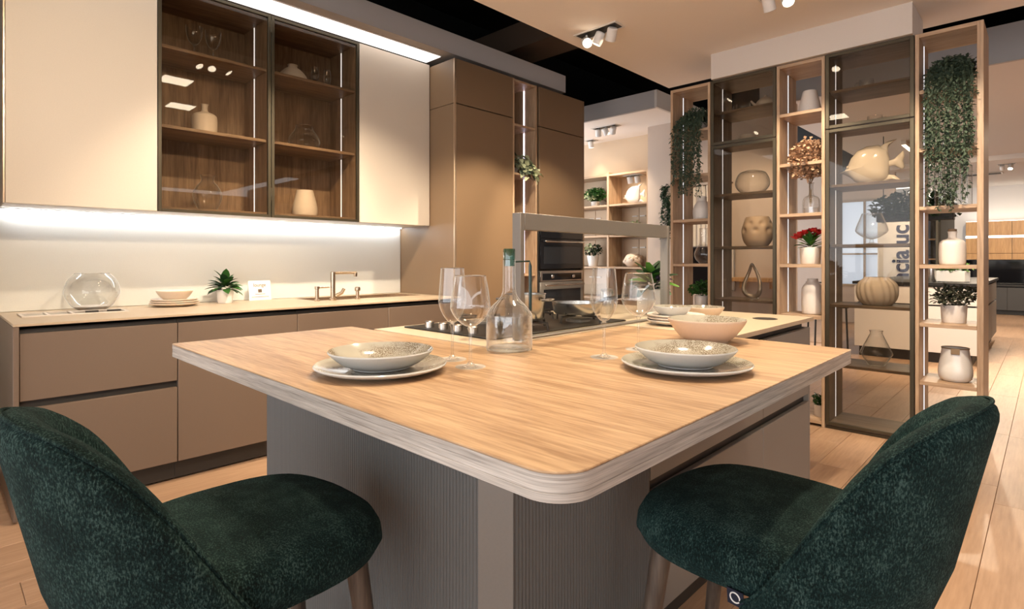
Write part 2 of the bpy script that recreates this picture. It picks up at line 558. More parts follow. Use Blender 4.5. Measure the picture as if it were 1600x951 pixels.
spot_unit('triple white ceiling spotlight behind the bar stools', -0.5, 0.30, CZ,
          [((-3.81, 0.55, 1.55), 170, 55, .7), ((-1.0, .2, 0.5), 30, 60, .7), ((-3.6, 1.4, 0.7), 120, 60, .7)], 'X', GS)
spot_unit('pair of white ceiling spotlights above the wooden floor aisle', 0.9, 1.2, CZ,
          [((0.9, 2.4, 0.0), 25, 70, .7), ((-0.1, 3.0, 0.0), 35, 80, .7)], 'Y', GS)
spot_unit('added pair of unseen spotlights behind the pale bulkhead brightening the plaster wall', -1.6, 4.90, CZ,
          [((-2.85, 6.25, 1.5), 75, 60, .7), ((-2.2, 6.25, 1.3), 75, 60, .7)], 'X', GS)  # added out of view to brighten the plaster wall and curtain
# square downlights over the island
def downlight(label, x, y, power, cone):
    t = thing('ceiling_downlight', label, 'downlight', (x, y, CZ), 0, 'square downlights above the island')
    BX(-.14, .14, -.14, .14, -.008, 0, b=.002).build('bezel', M['spotw'], t)
    BX(-.12, .12, -.12, .12, -.011, -.0085, b=0).build('diffuser', M['lens'], t)
    la = bpy.data.lights.new('downlight_beam', 'SPOT')
    la.energy = power; la.color = (1, .80, .56); la.spot_size = R(cone); la.spot_blend = .6; la.shadow_soft_size = .05
    lo = bpy.data.objects.new('downlight_beam', la); lo.location = (x, y, CZ - .05); C.objects.link(lo)
downlight('flat square white downlight set in the ceiling above the hob side of the island', -1.80, 1.58, 120, 100)
downlight('flat square white downlight set in the ceiling above the middle of the oak table top', -0.86, 1.88, 155, 100)

# ------------------------------------------------------------------ the setting
fl = struct('floor', MB().box(-5.6, 9, -5, 17.2, -.06, -.012), M['plank'])
pm = []
for L in (1.45, 1.2, 1.62):
    pm.append(BX(0, .196, 0, L, -.012, 0, b=.0012).mesh('plank', M['plank'], False))
r2 = random.Random(3); npl = 0
for i in range(-17, 12):
    y = -1.2 - r2.random() * 1.2
    while y < 10.2 and npl < 296:
        L, me = r2.choice(list(zip((1.45, 1.2, 1.62), pm)))
        x = i * .1975
        keep = (-3.42 < x + .2 and y + L > -0.9) and not (-1.9 < x < -1.2 and 1.2 < y and y + L < 2.9) and not (y > 6.6 and x < -2.2)
        if x > 0.9 and y < 1.0: keep = False
        if keep:
            o = bpy.data.objects.new('plank', me); C.objects.link(o); o.parent = fl
            o.location = (x, y, 0); npl += 1
        y += L + .0015
struct('floor', MB().box(-5.6, 9, 9.0, 17.2, -.010, -.004), M['plank'])   # beyond the planks that can be told apart
struct('wall_left', MB().box(-4.45, -4.262, -2.2, 5.2, 0, 2.9), M['wall'])
struct('wall_end', MB().box(-4.26, -3.40, -2.2, -.05, 0, 2.9), M['wall'])
struct('baseboard_left', BX(-4.261, -4.247, -.045, .24, 0, .09, b=.003), M['wall'])
struct('ceiling', MB().box(-2.67, 7, -5, 4.98, CZ, CZ + .08), M['ceil'])
struct('ceiling', MB().box(-5.6, -3.10, 5.5, 7.6, CZ, CZ + .19), M['ceil'])
struct('trim_1', MB().box(-4.25, -3.55, .0, 4.48, 2.90, 3.07), M['bulk'])
struct('trim_2', MB().box(-1.985, -.64, 4.40, 4.82, 2.665, CZ), M['bulkw'])
struct('trim_3', MB().box(-5.6, -3.1, 5.46, 5.5, 2.86, 3.05), M['bulk'])
struct('trim_4', MB().box(-3.1, -3.07, 5.46, 7.6, 2.86, 3.05), M['bulkw'])
struct('ceiling', MB().box(-2.3, 9, 6.36, 17.2, 2.9, 2.98), M['bulkw'])
struct('trim_5', MB().box(-2.3, 9, 6.32, 6.36, 2.88, 3.2), M['bulk'])
struct('ceiling', MB().box(-6, 9, -5, 18, 3.7, 3.75), M['black'])        # open plenum above
struct('wall_upper', MB().box(-4.5, -4.42, -2.2, 8, 2.9, 3.7), M['black'])
struct('wall_upper', MB().box(-6, 9, 8.0, 8.1, 3.06, 3.7), M['black'])
t = thing('ventilation_duct', 'brown ventilation duct crossing the black open ceiling', 'duct', (-3.4, 4.2, 3.2))
wbox(t, 'duct_casing', M['duct'], -4.4, -2.0, 3.95, 4.35, 3.25, 3.5)
wbox(t, 'duct_flange', M['duct'], -3.12, -3.04, 3.92, 4.38, 3.22, 3.53)
# walls behind
struct('wall_back', MB().box(-6, -3.64, 6.62, 6.7, 0, 2.87), M['beige'])
struct('wall_back', MB().box(-3.64, -1.95, 6.25, 6.45, 0, 2.87), M['pink'])
struct('wall_back', MB().box(-3.64, -3.5, 6.451, 6.7, 0, 2.87), M['pink'])
struct('wall_far', MB().box(-6, 9, 17.0, 17.2, 0, 3.0), M['wall'])
struct('wall_right', MB().box(8.9, 9, -5, 17.2, 0, 3.0), M['wall'])
struct('trim_6', MB().box(-2.3, 9, 12.0, 12.5, 2.82, 2.9), M['bulkw'])

# ------------------------------------------------------------------ wall cabinets
Y0, PW = 0.262, 0.6725
def cab_y(i): return Y0 + PW * i
def cream_cabinet(i, label):
    y0, y1 = cab_y(i), cab_y(i + 1)
    t = thing('wall_cabinet', label, 'cabinet', (-3.81, y0, 1.497), 0, 'cream wall cabinets')
    wbox(t, 'body', M['bulk'], -4.25, -3.832, y0 + .001, y1 - .001, 1.497, 2.855)
    wbox(t, 'door', M['cream'], -3.83, -3.81, y0 + .0015, y1 - .0015, 1.49, 2.86, .002)
    if i == 0:
        wbox(t, 'side_edge', M['edge'], -3.832, -3.811, y0 - .008, y0 + .001, 1.49, 2.86)
cream_cabinet(0, 'cream wall cabinet at the start of the row above the round glass bowl')
cream_cabinet(3, 'cream wall cabinet beside the tall bronze cabinet above the tap')
def glass_cabinet(i, label):
    y0, y1 = cab_y(i), cab_y(i + 1)
    t = thing('glass_wall_cabinet', label, 'cabinet', (-3.81, y0, 1.497), 0, 'glazed smoked oak wall cabinets')
    wbox(t, 'back_panel', M['oak_d'], -4.25, -4.235, y0, y1, 1.497, 2.86, 0)
    for a, b in ((y0, y0 + .018), (y1 - .018, y1)):
        wbox(t, 'side_panel', M['oak_d'], -4.235, -3.835, a, b, 1.497, 2.86)
    wbox(t, 'top_panel', M['oak_dy'], -4.235, -3.835, y0 + .018, y1 - .018, 2.84, 2.86)
    wbox(t, 'bottom_panel', M['oak_dy'], -4.235, -3.835, y0 + .018, y1 - .018, 1.497, 1.522)
    for z in (2.000, 2.482):
        wbox(t, 'shelf', M['oak_dy'], -4.235, -3.85, y0 + .018, y1 - .018, z, z + .02)
    for za, zb in ((1.53, 1.995), (2.024, 2.478), (2.506, 2.838)):
        wbox(t, 'led_strip', M['led'], -4.055, -4.048, y1 - .0215, y1 - .0182, za, zb, 0)
    for za in (1.9985, 2.4805, 2.8385):
        wbox(t, 'led_strip', M['led'], -4.10, -4.092, y0 + .02, y1 - .02, za - .002, za + .0012, 0) if za > 2.9 else None
    f = wbox(t, 'door_frame', M['frame'], -3.832, -3.81, y0 + .002, y0 + .022, 1.49, 2.86)
    wbox(t, 'door_frame', M['frame'], -3.832, -3.81, y1 - .022, y1 - .002, 1.49, 2.86)
    wbox(t, 'door_frame', M['frame'], -3.832, -3.81, y0 + .022, y1 - .022, 1.49, 1.508)
    wbox(t, 'door_frame', M['frame'], -3.832, -3.81, y0 + .022, y1 - .022, 2.842, 2.86)
    wbox(t, 'door_pane', M['pane'], -3.824, -3.820, y0 + .022, y1 - .022, 1.508, 2.842, 0)
    for z in (1.60, 2.74):
        wbox(t, 'hinge', M['frame'], -3.85, -3.806, y1 - .006 if i == 1 else y0 + .0, y1 + .0 if i == 1 else y0 + .006, z, z + .09)
    return t
glass_cabinet(1, 'glass-fronted oak wall cabinet holding two tall wine glasses and a white bottle')
glass_cabinet(2, 'glass-fronted oak wall cabinet holding the squat white bottle and tapered white vase')
t = thing('under_cabinet_light', 'bright white light strip under the wall cabinets against the splashback', 'light strip', (-4.215, 1.6, 1.485))
wbox(t, 'profile', M['spotw'], -4.236, -4.192, .27, 2.94, 1.486, 1.4965)
wbox(t, 'diffuser', M['led_u'], -4.222, -4.196, .275, 2.935, 1.483, 1.4858, 0)
t = thing('cove_light', 'broad white light strip recessed in the grey bulkhead above the wall cabinets', 'light strip', (-3.75, 1.6, 2.889))
wbox(t, 'profile', M['spotw'], -3.86, -3.645, .02, 2.95, 2.892, 2.8995)
wbox(t, 'diffuser', M['led_t'], -3.85, -3.655, .03, 2.945, 2.888, 2.8918, 0)
t = thing('underside_panel', 'pale grey panel closing the wall cabinets from below', 'panel', (-4.0, 1.6, 1.490))
wbox(t, 'sheet', M['spotw'], -4.19, -3.835, .265, 2.95, 1.4905, 1.4962, .001)
tag(BX(-4.249, -4.240, .262, 2.952, .907, 1.495, b=.001).build('splashback', M['splash']),
    'glossy white glass splashback behind the long worktop', 'splashback')

# ------------------------------------------------------------------ base cabinets and worktop
FX = -3.42
def base_cab(i, label, drawers):
    y0, y1 = cab_y(i), cab_y(i + 1)
    if i == 0: y0 += .022
    t = thing('base_cabinet', label, 'cabinet', (FX, y0, 0), 0, 'taupe base cabinets under the long worktop')
    wbox(t, 'body', M['recess'], -4.25, FX - .024, y0, y1, .10, .878)
    wbox(t, 'plinth', M['recess'], -4.2, FX - .06, y0, y1, 0, .10)
    if drawers:
        wbox(t, 'drawer', M['taupe'], FX - .022, FX, y0 + .002, y1 - .002, .545, .858, .002)
        wbox(t, 'drawer', M['taupe'], FX - .022, FX, y0 + .002, y1 - .002, .105, .510, .002)
    else:
        wbox(t, 'door', M['taupe'], FX - .022, FX, y0 + .002, y1 - .002, .105, .858, .002)
    if i == 0:
        wbox(t, 'end_panel', M['taupe'], -4.25, FX + .012, y0 - .022, y0 - .0005, 0.0, .892, .002)
base_cab(0, 'taupe base cabinet with two handleless drawers at the white wall', True)
base_cab(1, 'taupe base cabinet with one tall door under the potted plant', False)
base_cab(2, 'taupe base cabinet under the tap, mostly behind the island', False)
base_cab(3, 'taupe base cabinet meeting the tall bronze cabinet', False)
t = thing('worktop', 'sand-coloured worktop along the splashback', 'worktop', (-3.8, 1.6, .893))
wbox(t, 'slab', M['top'], -4.25, FX + .012, .262, 1.93, .893, .905)
wbox(t, 'slab', M['top'], -4.25, FX + .012, 2.86, 2.957, .893, .905)
wbox(t, 'slab', M['top'], -3.81, FX + .012, 1.93, 2.86, .893, .905)
wbox(t, 'slab', M['top'], -4.25, -4.15, 1.93, 2.86, .893, .905)
t = thing('sink', 'bronze-coloured sink sunk into the worktop behind the tap', 'sink', (-3.98, 2.4, .72))
wbox(t, 'bowl_floor', M['bsteel'], -4.15, -3.81, 1.93, 2.86, .882, .886, 0)
wbox(t, 'bowl_wall', M['bsteel'], -4.15, -4.145, 1.93, 2.86, .886, .906, 0)
wbox(t, 'bowl_wall', M['bsteel'], -3.815, -3.81, 1.93, 2.86, .886, .906, 0)
wbox(t, 'bowl_wall', M['bsteel'], -4.15, -3.81, 1.93, 1.935, .886, .906, 0)
wbox(t, 'bowl_wall', M['bsteel'], -4.15, -3.81, 2.855, 2.86, .886, .906, 0)
MB().lathe([(0, .887 - .72), (.035, .887 - .72), (.04, .8885 - .72), (.03, .890 - .72), (0, .890 - .72)], 18, -.0, -.2).build('drain', M['steel'], t)
# taps
t = thing('mixer_tap', 'tall angular champagne mixer tap with a square spout', 'tap', (-3.785, 2.045, .905))
MB().lathe([(0, 0), (.026, 0), (.026, .012), (.018, .016), (.017, .205), (.0, .205)], 20).build('column', M['bsteel'], t)
MB().tube([(0, -.01, .200), (0, .19, .200)], .011, 12).build('spout', M['bsteel'], t)
MB().lathe([(0, -.02), (.012, -.02), (.014, 0), (.014, .012), (0, .012)], 14, 0, .185, .19).build('nozzle', M['bsteel'], t)
MB().tube([(.014, .02, .035), (.03, .055, .055), (.036, .07, .085)], [.014, .014, .012], 10).build('lever', M['bsteel'], t)
t = thing('soap_dispenser', 'short champagne soap dispenser beside the tall tap', 'dispenser', (-3.79, 1.925, .905))
MB().lathe([(0, 0), (.02, 0), (.02, .01), (.014, .013), (.013, .085), (.017, .087), (.017, .105), (0, .105)], 18).build('column', M['bsteel'], t)
MB().tube([(0, 0, .097), (0, .095, .097)], .006, 8).build('spout', M['bsteel'], t)
t = thing('hand_spray', 'short round-headed champagne hand spray at the sink rim', 'spray', (-3.765, 2.235, .905))
MB().lathe([(0, 0), (.02, 0), (.02, .01), (.013, .013), (.013, .06), (.0, .06)], 18).build('sleeve', M['bsteel'], t)
MB().lathe([(0, .06), (.02, .062), (.022, .078), (.018, .092), (0, .094)], 18).build('spray_head', M['bsteel'], t)
# flush organiser frame in the worktop
t = thing('worktop_organiser', 'flush pale tray with shallow compartments in the worktop end', 'tray', (-3.9, .55, .905))
f = MB()
for a in (.33, .435, .54, .78):
    f.box(-.10, .11, a - .55 - .006, a - .55 + .006, .0005, .007)
f.box(-.106, -.094, .33 - .556, .786 - .55, .0005, .007); f.box(.104, .116, .33 - .556, .786 - .55, .0005, .007)
f.build('rim', M['matte'], t)
for a, b in ((.336, .429), (.441, .534), (.546, .774)):
    BX(-.094, .104, a - .55, b - .55, .0004, .002, b=0).build('compartment_floor', M['steel'], t)
BX(.02, .03, .60 - .55, .66 - .55, .002, .012, b=.001).build('divider', M['recess'], t)
BX(.02, .03, .70 - .55, .765 - .55, .002, .012, b=.001).build('divider', M['recess'], t)

# ------------------------------------------------------------------ tall cabinets
TX = -3.49
YT = (2.958, 3.645, 3.975, 4.005, 4.715)
t = thing('tall_cabinet', 'tall bronze cabinet with a wide side panel next to the wall cabinets', 'cabinet', (TX, YT[0], 0))
wbox(t, 'side_panel', M['bronze'], -4.25, TX - .002, YT[0], YT[0] + .02, 0, 2.478, .001)
wbox(t, 'side_panel', M['bronze'], -4.25, TX - .002, YT[0], YT[0] + .02, 2.482, 2.845, .001)
wbox(t, 'edge_profile', M['edge'], TX - .012, TX + .002, YT[0] - .003, YT[0] + .016, .1, 2.845)
wbox(t, 'body', M['recess'], -4.24, TX - .024, YT[0] + .021, YT[1] - .002, .1, 2.84)
wbox(t, 'plinth', M['recess'], -4.24, TX - .06, YT[0] + .021, YT[1] - .002, 0, .1)
wbox(t, 'door', M['bronze'], TX - .022, TX, YT[0] + .018, YT[1] - .002, .105, 2.476, .002)
wbox(t, 'door', M['bronze'], TX - .022, TX, YT[0] + .018, YT[1] - .002, 2.484, 2.845, .002)
t = thing('niche_shelf', 'narrow lit oak niche between the two tall bronze cabinets', 'shelf unit', (TX, YT[1], 0))
wbox(t, 'back_panel', M['oak_l'], -4.25, -4.235, YT[1], YT[2], 0, 2.845, 0)
wbox(t, 'side_panel', M['oak_l'], -4.235, TX, YT[1], YT[1] + .02, 0, 2.845)
wbox(t, 'side_panel', M['oak_l'], -4.235, TX, YT[2] - .02, YT[2], 0, 2.845)
for z in (.10, .58, 1.05, 1.52, 1.975, 2.42, 2.823):
    wbox(t, 'shelf', M['oak_l'], -4.235, TX - .004, YT[1] + .02, YT[2] - .02, z, z + .02)
for za, zb in ((1.545, 1.97), (2.0, 2.415), (2.445, 2.82), (1.075, 1.515)):
    wbox(t, 'led_strip', M['led_v'], -3.645, -3.633, YT[2] - .025, YT[2] - .0205, za, zb, 0)
t = thing('oven_cabinet', 'tall bronze cabinet housing the two built-in ovens', 'cabinet', (TX, YT[3], 0))
wbox(t, 'side_panel', M['recess'], -4.25, TX - .02, YT[2] + .002, YT[3] + .012, 0, 2.845)
wbox(t, 'side_panel', M['bronze'], -4.25, TX, YT[4] - .02, YT[4], 0, 2.845)
wbox(t, 'back_panel', M['recess'], -4.25, -4.1, YT[3] + .014, YT[4] - .021, 0, 2.845)
wbox(t, 'door', M['bronze'], TX - .022, TX, YT[3], YT[4] - .022, 1.505, 2.463, .002)
wbox(t, 'door', M['bronze'], TX - .022, TX, YT[3], YT[4] - .022, 2.471, 2.845, .002)
wbox(t, 'drawer', M['bronze'], TX - .022, TX, YT[3], YT[4] - .022, .105, .52, .002)
wbox(t, 'shelf', M['recess'], -4.1, TX - .03, YT[3] + .014, YT[4] - .022, 1.103, 1.112)
wbox(t, 'shelf', M['recess'], -4.1, TX - .03, YT[3] + .014, YT[4] - .022, .521, .529)
def oven(label, z0, z1, panel):
    a, b = YT[3] + .016, YT[4] - .024
    t = thing('oven', label, 'oven', (TX, a, z0), 0, 'built-in ovens')
    wbox(t, 'body', M['black_iron'], -4.08, TX - .018, a, b, z0, z1)
    if panel:
        wbox(t, 'control_panel', M['steel'], TX - .016, TX + .002, a, b, z1 - .11, z1 - .004, .002)
        wbox(t, 'display', M['blackglass'], TX + .002, TX + .004, a + .03, b - .03, z1 - .095, z1 - .03, 0)
        for k in (0, 1):
            wbox(t, 'control_knob', M['steel'], TX + .004, TX + .018, a + .15 + k * .33, a + .19 + k * .33, z1 - .08, z1 - .045, .006)
        zt = z1 - .115
    else:
        wbox(t, 'control_panel', M['blackglass'], TX - .016, TX + .002, a, b, z1 - .09, z1 - .002, .002)
        zt = z1 - .094
    d = wbox(t, 'door', M['blackglass'] if not panel else M['gmetal'], TX - .016, TX + .003, a, b, z0, zt, .002)
    wbox(t, 'window', M['dark_win'], TX + .003, TX + .0045, a + .045, b - .045, z0 + .05, zt - .07, 0)
    h = wbox(t, 'handle', M['steel'], TX + .03, TX + .044, a + .03, b - .02, zt - .036, zt - .018, .005)
    for y in (a + .06, b - .06):
        wbox(t, 'handle_post', M['steel'], TX + .003, TX + .032, y, y + .012, zt - .033, zt - .021)
oven('black glass compact oven in the upper oven slot', 1.114, 1.500, False)
oven('steel-fronted oven with a control panel below the black one', .532, 1.100, True)

# ------------------------------------------------------------------ room-divider shelves
SF, SB = 4.43, 4.81
def open_unit(x0, x1, label, posts=False):
    t = thing('open_shelf_unit', label, 'shelf unit', (x0, SF, 0), 0, 'open oak columns of the room divider')
    pw = .032 if posts else .022
    wbox(t, 'side_panel', M['oak_l'], x0, x0 + .022, SF, SB, 0, 2.66)
    wbox(t, 'side_panel', M['oak_l'], x1 - pw, x1, SF, SB, 0, 2.66)
    wbox(t, 'top_panel', M['oak_ls'], x0 + .022, x1 - pw, SF, SB, 2.635, 2.66)
    for k in range(7):
        z = .02 + .375 * k
        wbox(t, 'shelf', M['oak_ls'], x0 + .022, x1 - pw, SF + .004, SB, z, z + .024)
        zt = z + .375 if k < 6 else 2.635
        wbox(t, 'led_strip', M['led'], x0 + .0222, x0 + .0245, SF + .186, SF + .1915, z + .03, zt - .004, 0)
    return t
open_unit(-2.36, -2.005, 'open oak shelf column with a trailing plant nearest the bronze cabinets')
open_unit(-1.487, -1.158, 'open oak shelf column holding dried flowers and red flowers')
open_unit(-.630, -.288, 'open oak shelf column at the free end with the big trailing plant', True)
def glazed_unit(x0, x1, label):
    t = thing('glass_display_cabinet', label, 'cabinet', (x0, SF, 0), 0, 'glazed columns of the room divider')
    wbox(t, 'side_panel', M['oak_v'], x0, x0 + .02, SF + .02, SB, .02, 2.66)
    wbox(t, 'side_panel', M['oak_v'], x1 - .02, x1, SF + .02, SB, .02, 2.66)
    zs = [.045, .46, .885, 1.31, 1.735, 2.150, 2.405]
    wbox(t, 'top_panel', M['oak_vs'], x0 + .02, x1 - .02, SF + .02, SB, 2.637, 2.66)
    wbox(t, 'bottom_panel', M['oak_vs'], x0 + .02, x1 - .02, SF + .02, SB, .02, .045)
    for z in zs[1:]:
        wbox(t, 'shelf', M['oak_vs'], x0 + .02, x1 - .02, SF + .03, SB, z - .02, z)
    for a, b in zip(zs, zs[1:] + [2.637]):
        wbox(t, 'led_strip', M['led'], x0 + .0202, x0 + .0225, SF + .186, SF + .1915, a + .006, (b if b > 2.6 else b - .02) - .004, 0)
    wbox(t, 'plinth', M['frame'], x0, x1, SF + .02, SB, 0, .019)
    for za, zb in ((.03, 2.125), (2.133, 2.66)):
        d = wbox(t, 'door_frame', M['frame'], x0 + .002, x0 + .026, SF - .002, SF + .018, za, zb)
        wbox(t, 'door_frame', M['frame'], x1 - .026, x1 - .002, SF - .002, SF + .018, za, zb)
        wbox(t, 'door_frame', M['frame'], x0 + .026, x1 - .026, SF - .002, SF + .018, za, za + .022)
        wbox(t, 'door_frame', M['frame'], x0 + .026, x1 - .026, SF - .002, SF + .018, zb - .022, zb)
        wbox(t, 'door_pane', M['pane_d'], x0 + .026, x1 - .026, SF + .006, SF + .010, za + .022, zb - .022, 0)
    return t
glazed_unit(-2.003, -1.489, 'dark-framed glass display cabinet with the dimpled white vase')
glazed_unit(-1.156, -.632, 'dark-framed glass display cabinet with the white fish figure')

# ------------------------------------------------------------------ island
IX = -.872
t = thing('island_cabinet', 'grey island base with long handleless drawers under the pale counter', 'cabinet', (IX, 1.51, 0))
l = t.location
MB().box(-1.98 - l.x, -.024, .002, 1.545, .1, .862).build('body', M['recess'], t)
wbox(t, 'back_panel', M['grey'], -2.005, -1.982, 1.512, 3.055, .1, .862)
wbox(t, 'end_panel', M['grey'], -2.005, IX, 3.057, 3.078, 0, .862)
wbox(t, 'grip_profile', M['recess'], -1.98, IX - .03, 2.13, 3.05, .8625, .893)
wbox(t, 'grip_profile', M['recess'], -1.98, -1.36, 1.53, 2.129, .8625, .893)
wbox(t, 'plinth', M['recess'], -1.96, IX - .05, 1.53, 3.05, 0, .1)
for a, b in ((1.514, 2.437), (2.441, 3.056)):
    wbox(t, 'drawer', M['grey'], IX - .022, IX, a, b, .530, .860, .002)
    wbox(t, 'drawer', M['grey'], IX - .022, IX, a, b, .105, .492, .002)
t = thing('fluted_pedestal', 'grey vertically fluted pedestal carrying the wooden table top', 'pedestal', (-1.47, 1.18, 0))
def flutes(p0, p1, nrm, z0, z1, pitch=.0118, dep=.0042):
    p0 = Vector(p0); p1 = Vector(p1); nrm = Vector(nrm); L = (p1 - p0).length; n = int(L / pitch); d = (p1 - p0) / n
    pts = []
    for i in range(n):
        for a in (0, .18, .5, .82):
            k = math.sin(math.pi * a)
            pts.append(p0 + d * (i + a) + nrm * (dep * k))
    pts.append(p1)
    back = [p1 - nrm * .018, p0 - nrm * .018]
    m = MB()
    n = len(pts)
    vs = [(p.x, p.y, z0) for p in pts + back] + [(p.x, p.y, z1) for p in pts + back]
    q = n + 2
    fs = [(i, (i + 1) % q, q + (i + 1) % q, q + i) for i in range(q)]
    m.add(vs, fs)
    return m
l = t.location
def loc2(x, y): return (x - l.x, y - l.y)
flutes(loc2(-2.07, .858), loc2(-.925, .858), (0, -1), .0, .8645).build('fluted_panel', M['flute'], t, True, 60)
flutes(loc2(IX - .002, .908), loc2(IX - .002, 1.508), (1, 0), .0, .8645).build('fluted_panel', M['flute'], t, True, 60)
MB().prism([loc2(-.924, .852), loc2(-.868, .907), loc2(-.885, .925), loc2(-.942, .868)], 0, .8645, .0015).build('corner_post', M['gmetal'], t)
wbox(t, 'core', M['recess'], -2.05, -.9, .88, 1.50, 0, .863)
wbox(t, 'end_panel', M['grey'], -2.072, -2.052, .86, 1.508, 0, .8645)

def rpoly(pts):
    """pts: (x, y, radius) ccw -> rounded polygon"""
    out = []
    n = len(pts)
    for i in range(n):
        p = Vector(pts[i][:2]); r = pts[i][2]
        a = (Vector(pts[i - 1][:2]) - p).normalized(); b = (Vector(pts[(i + 1) % n][:2]) - p).normalized()
        if r <= 0: out.append(p); continue
        ang = a.angle(b); d = r / math.tan(ang / 2)
        c = p + (a + b).normalized() * (r / math.sin(ang / 2))
        s = p + a * d - c; e = p + b * d - c
        a0 = math.atan2(s.y, s.x); a1 = math.atan2(e.y, e.x); da = (a1 - a0 + math.pi) % (2 * math.pi) - math.pi
        k = max(2, int(abs(da) / R(9)))
        for j in range(k + 1):
            t_ = a0 + da * j / k
            out.append(c + Vector((math.cos(t_), math.sin(t_))) * r)
    return out
TP = [(-2.20, .580, .015), (-.463, .580, .065), (-.463, 2.035, .012), (-.852, 2.117, .004), (-1.343, 2.117, .004), (-1.343, 1.277, .004), (-2.20, 1.277, .01)]
# straight far edge: the same y on both sides of the counter corner
TP = [(-2.20, .580, .015), (-.463, .580, .065), (-.463, 2.075, .012), (-1.343, 2.118, .0), (-1.343, 1.277, .0), (-2.20, 1.277, .01)]
t = thing('table_top', 'thick oak bar table top with a rounded corner and greyish edge', 'table', (-1.3, 1.2, .8655))
pl = [(p.x + 1.3, p.y - 1.2) for p in rpoly(TP)]
MB().prism(pl, .0405, .0445, .0012).build('surface', M['table'], t)
n = len(pl)
def ring(d, z):
    out = []
    for i in range(n):
        p0 = Vector(pl[i - 1]); p = Vector(pl[i]); p1 = Vector(pl[(i + 1) % n])
        e0 = (p - p0).normalized(); e1 = (p1 - p).normalized()
        bis = (Vector((-e0.y, e0.x)) + Vector((-e1.y, e1.x)))
        k = d / max(.3, 1 + Vector((-e0.y, e0.x)).dot(Vector((-e1.y, e1.x))))
        q = p + bis * k
        out.append((q.x, q.y, z))
    return out
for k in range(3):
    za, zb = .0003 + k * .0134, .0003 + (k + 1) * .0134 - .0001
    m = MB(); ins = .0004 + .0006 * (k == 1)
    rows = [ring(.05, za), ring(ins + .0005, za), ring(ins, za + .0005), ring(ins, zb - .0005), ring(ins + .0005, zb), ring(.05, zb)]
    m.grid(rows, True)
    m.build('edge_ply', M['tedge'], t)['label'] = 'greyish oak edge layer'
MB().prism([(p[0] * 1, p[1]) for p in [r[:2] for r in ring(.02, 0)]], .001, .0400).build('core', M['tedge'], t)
t = thing('stone_counter', 'thin pale stone counter of the island with a round socket cover', 'worktop', (-1.4, 2.2, .89))
sp = rpoly([(-2.025, 1.280, 0), (-1.346, 1.280, 0), (-1.346, 2.121, 0), (-.858, 2.110, .0), (-.858, 3.085, .004), (-2.025, 3.085, .004)])
MB().prism([(p.x + 1.4, p.y - 2.2) for p in sp], 0.004, .0235, .001).build('slab', M['stone'], t)
MB().lathe([(0, .0236), (.055, .0236), (.057, .025), (.048, .0265), (.046, .0245), (0, .0245)], 24, .40, .62).build('socket_cover', M['recess'], t)
# hob
t = thing('gas_hob', 'low black gas hob with steel knobs let into the island counter', 'hob', (-1.70, 1.86, .914))
BX(-.27, .27, -.47, .40, 0, .006, b=.002).build('plate', M['black_iron'], t)
for i, (kx) in enumerate((-.16, -.07, .02, .11)):
    MB().lathe([(0, .006), (.02, .006), (.019, .03), (.015, .034), (0, .034)], 18, kx, -.42).build('control_knob', M['steel'], t)
for bx, by, r in ((-.13, -.16, .05), (.14, -.16, .04), (-.13, .2, .04), (.14, .2, .055)):
    b = MB().lathe([(0, .006), (r, .006), (r, .016), (r * .6, .022), (0, .022)], 20, bx, by).build('burner', M['gmetal'], t)
    g = MB()
    for a in range(4):
        c, s_ = math.cos(a * math.pi / 2), math.sin(a * math.pi / 2)
        g.tube([(bx + .025 * c, by + .025 * s_, .034), (bx + .12 * c, by + .12 * s_, .034), (bx + .125 * c, by + .125 * s_, .006)], .006, 6)
    g.build('pan_support', M['black_iron'], t)
HZ = .914 + .041
def pan(label, x, y, r, h, mat, hmat, ang, two=False, cat='pan'):
    t = thing('saucepan' if two else 'frying_pan', label, cat, (x, y, HZ))
    MB().lathe([(0, 0), (r * .86, 0), (r * .95, .01), (r, h), (r + .004, h + .002), (r - .003, h), (r * .93, .012), (0, .006)], 32).build('body', mat, t)
    c, s_ = math.cos(ang), math.sin(ang)
    if two:
        for k in (1, -1):
            px = lambda d, o: (k * c * d - s_ * o, k * s_ * d + c * o, h * .8)
            MB().tube([px(r, -.03), px(r + .03, -.028), px(r + .036, 0), px(r + .03, .028), px(r, .03)], .005, 8).build('handle', hmat, t)
    else:
        MB().tube([(r * c, r * s_, h * .8), ((r + .05) * c, (r + .05) * s_, h + .01), ((r + .19) * c, (r + .19) * s_, h + .022)], [.007, .010, .009], 8).build('handle', hmat, t)
pan('shallow steel frying pan with a black handle on the hob', -1.565, 2.06, .115, .05, M['steel'], M['black_iron'], R(75))
pan('steel saucepan on the hob behind the glass carafe', -1.56, 1.70, .085, .105, M['steel'], M['steel'], R(20), True, 'saucepan')
t = thing('steel_canister', 'slim steel canister on the island behind the flute glass', 'canister', (-1.70, 2.50, .914))
MB().lathe([(0, 0), (.034, 0), (.036, .004), (.036, .118), (.034, .122), (0, .122)], 24).build('body', M['steel'], t)
MB().lathe([(.0, .122), (.033, .122), (.033, .132), (0, .134)], 24).build('lid', M['gmetal'], t)
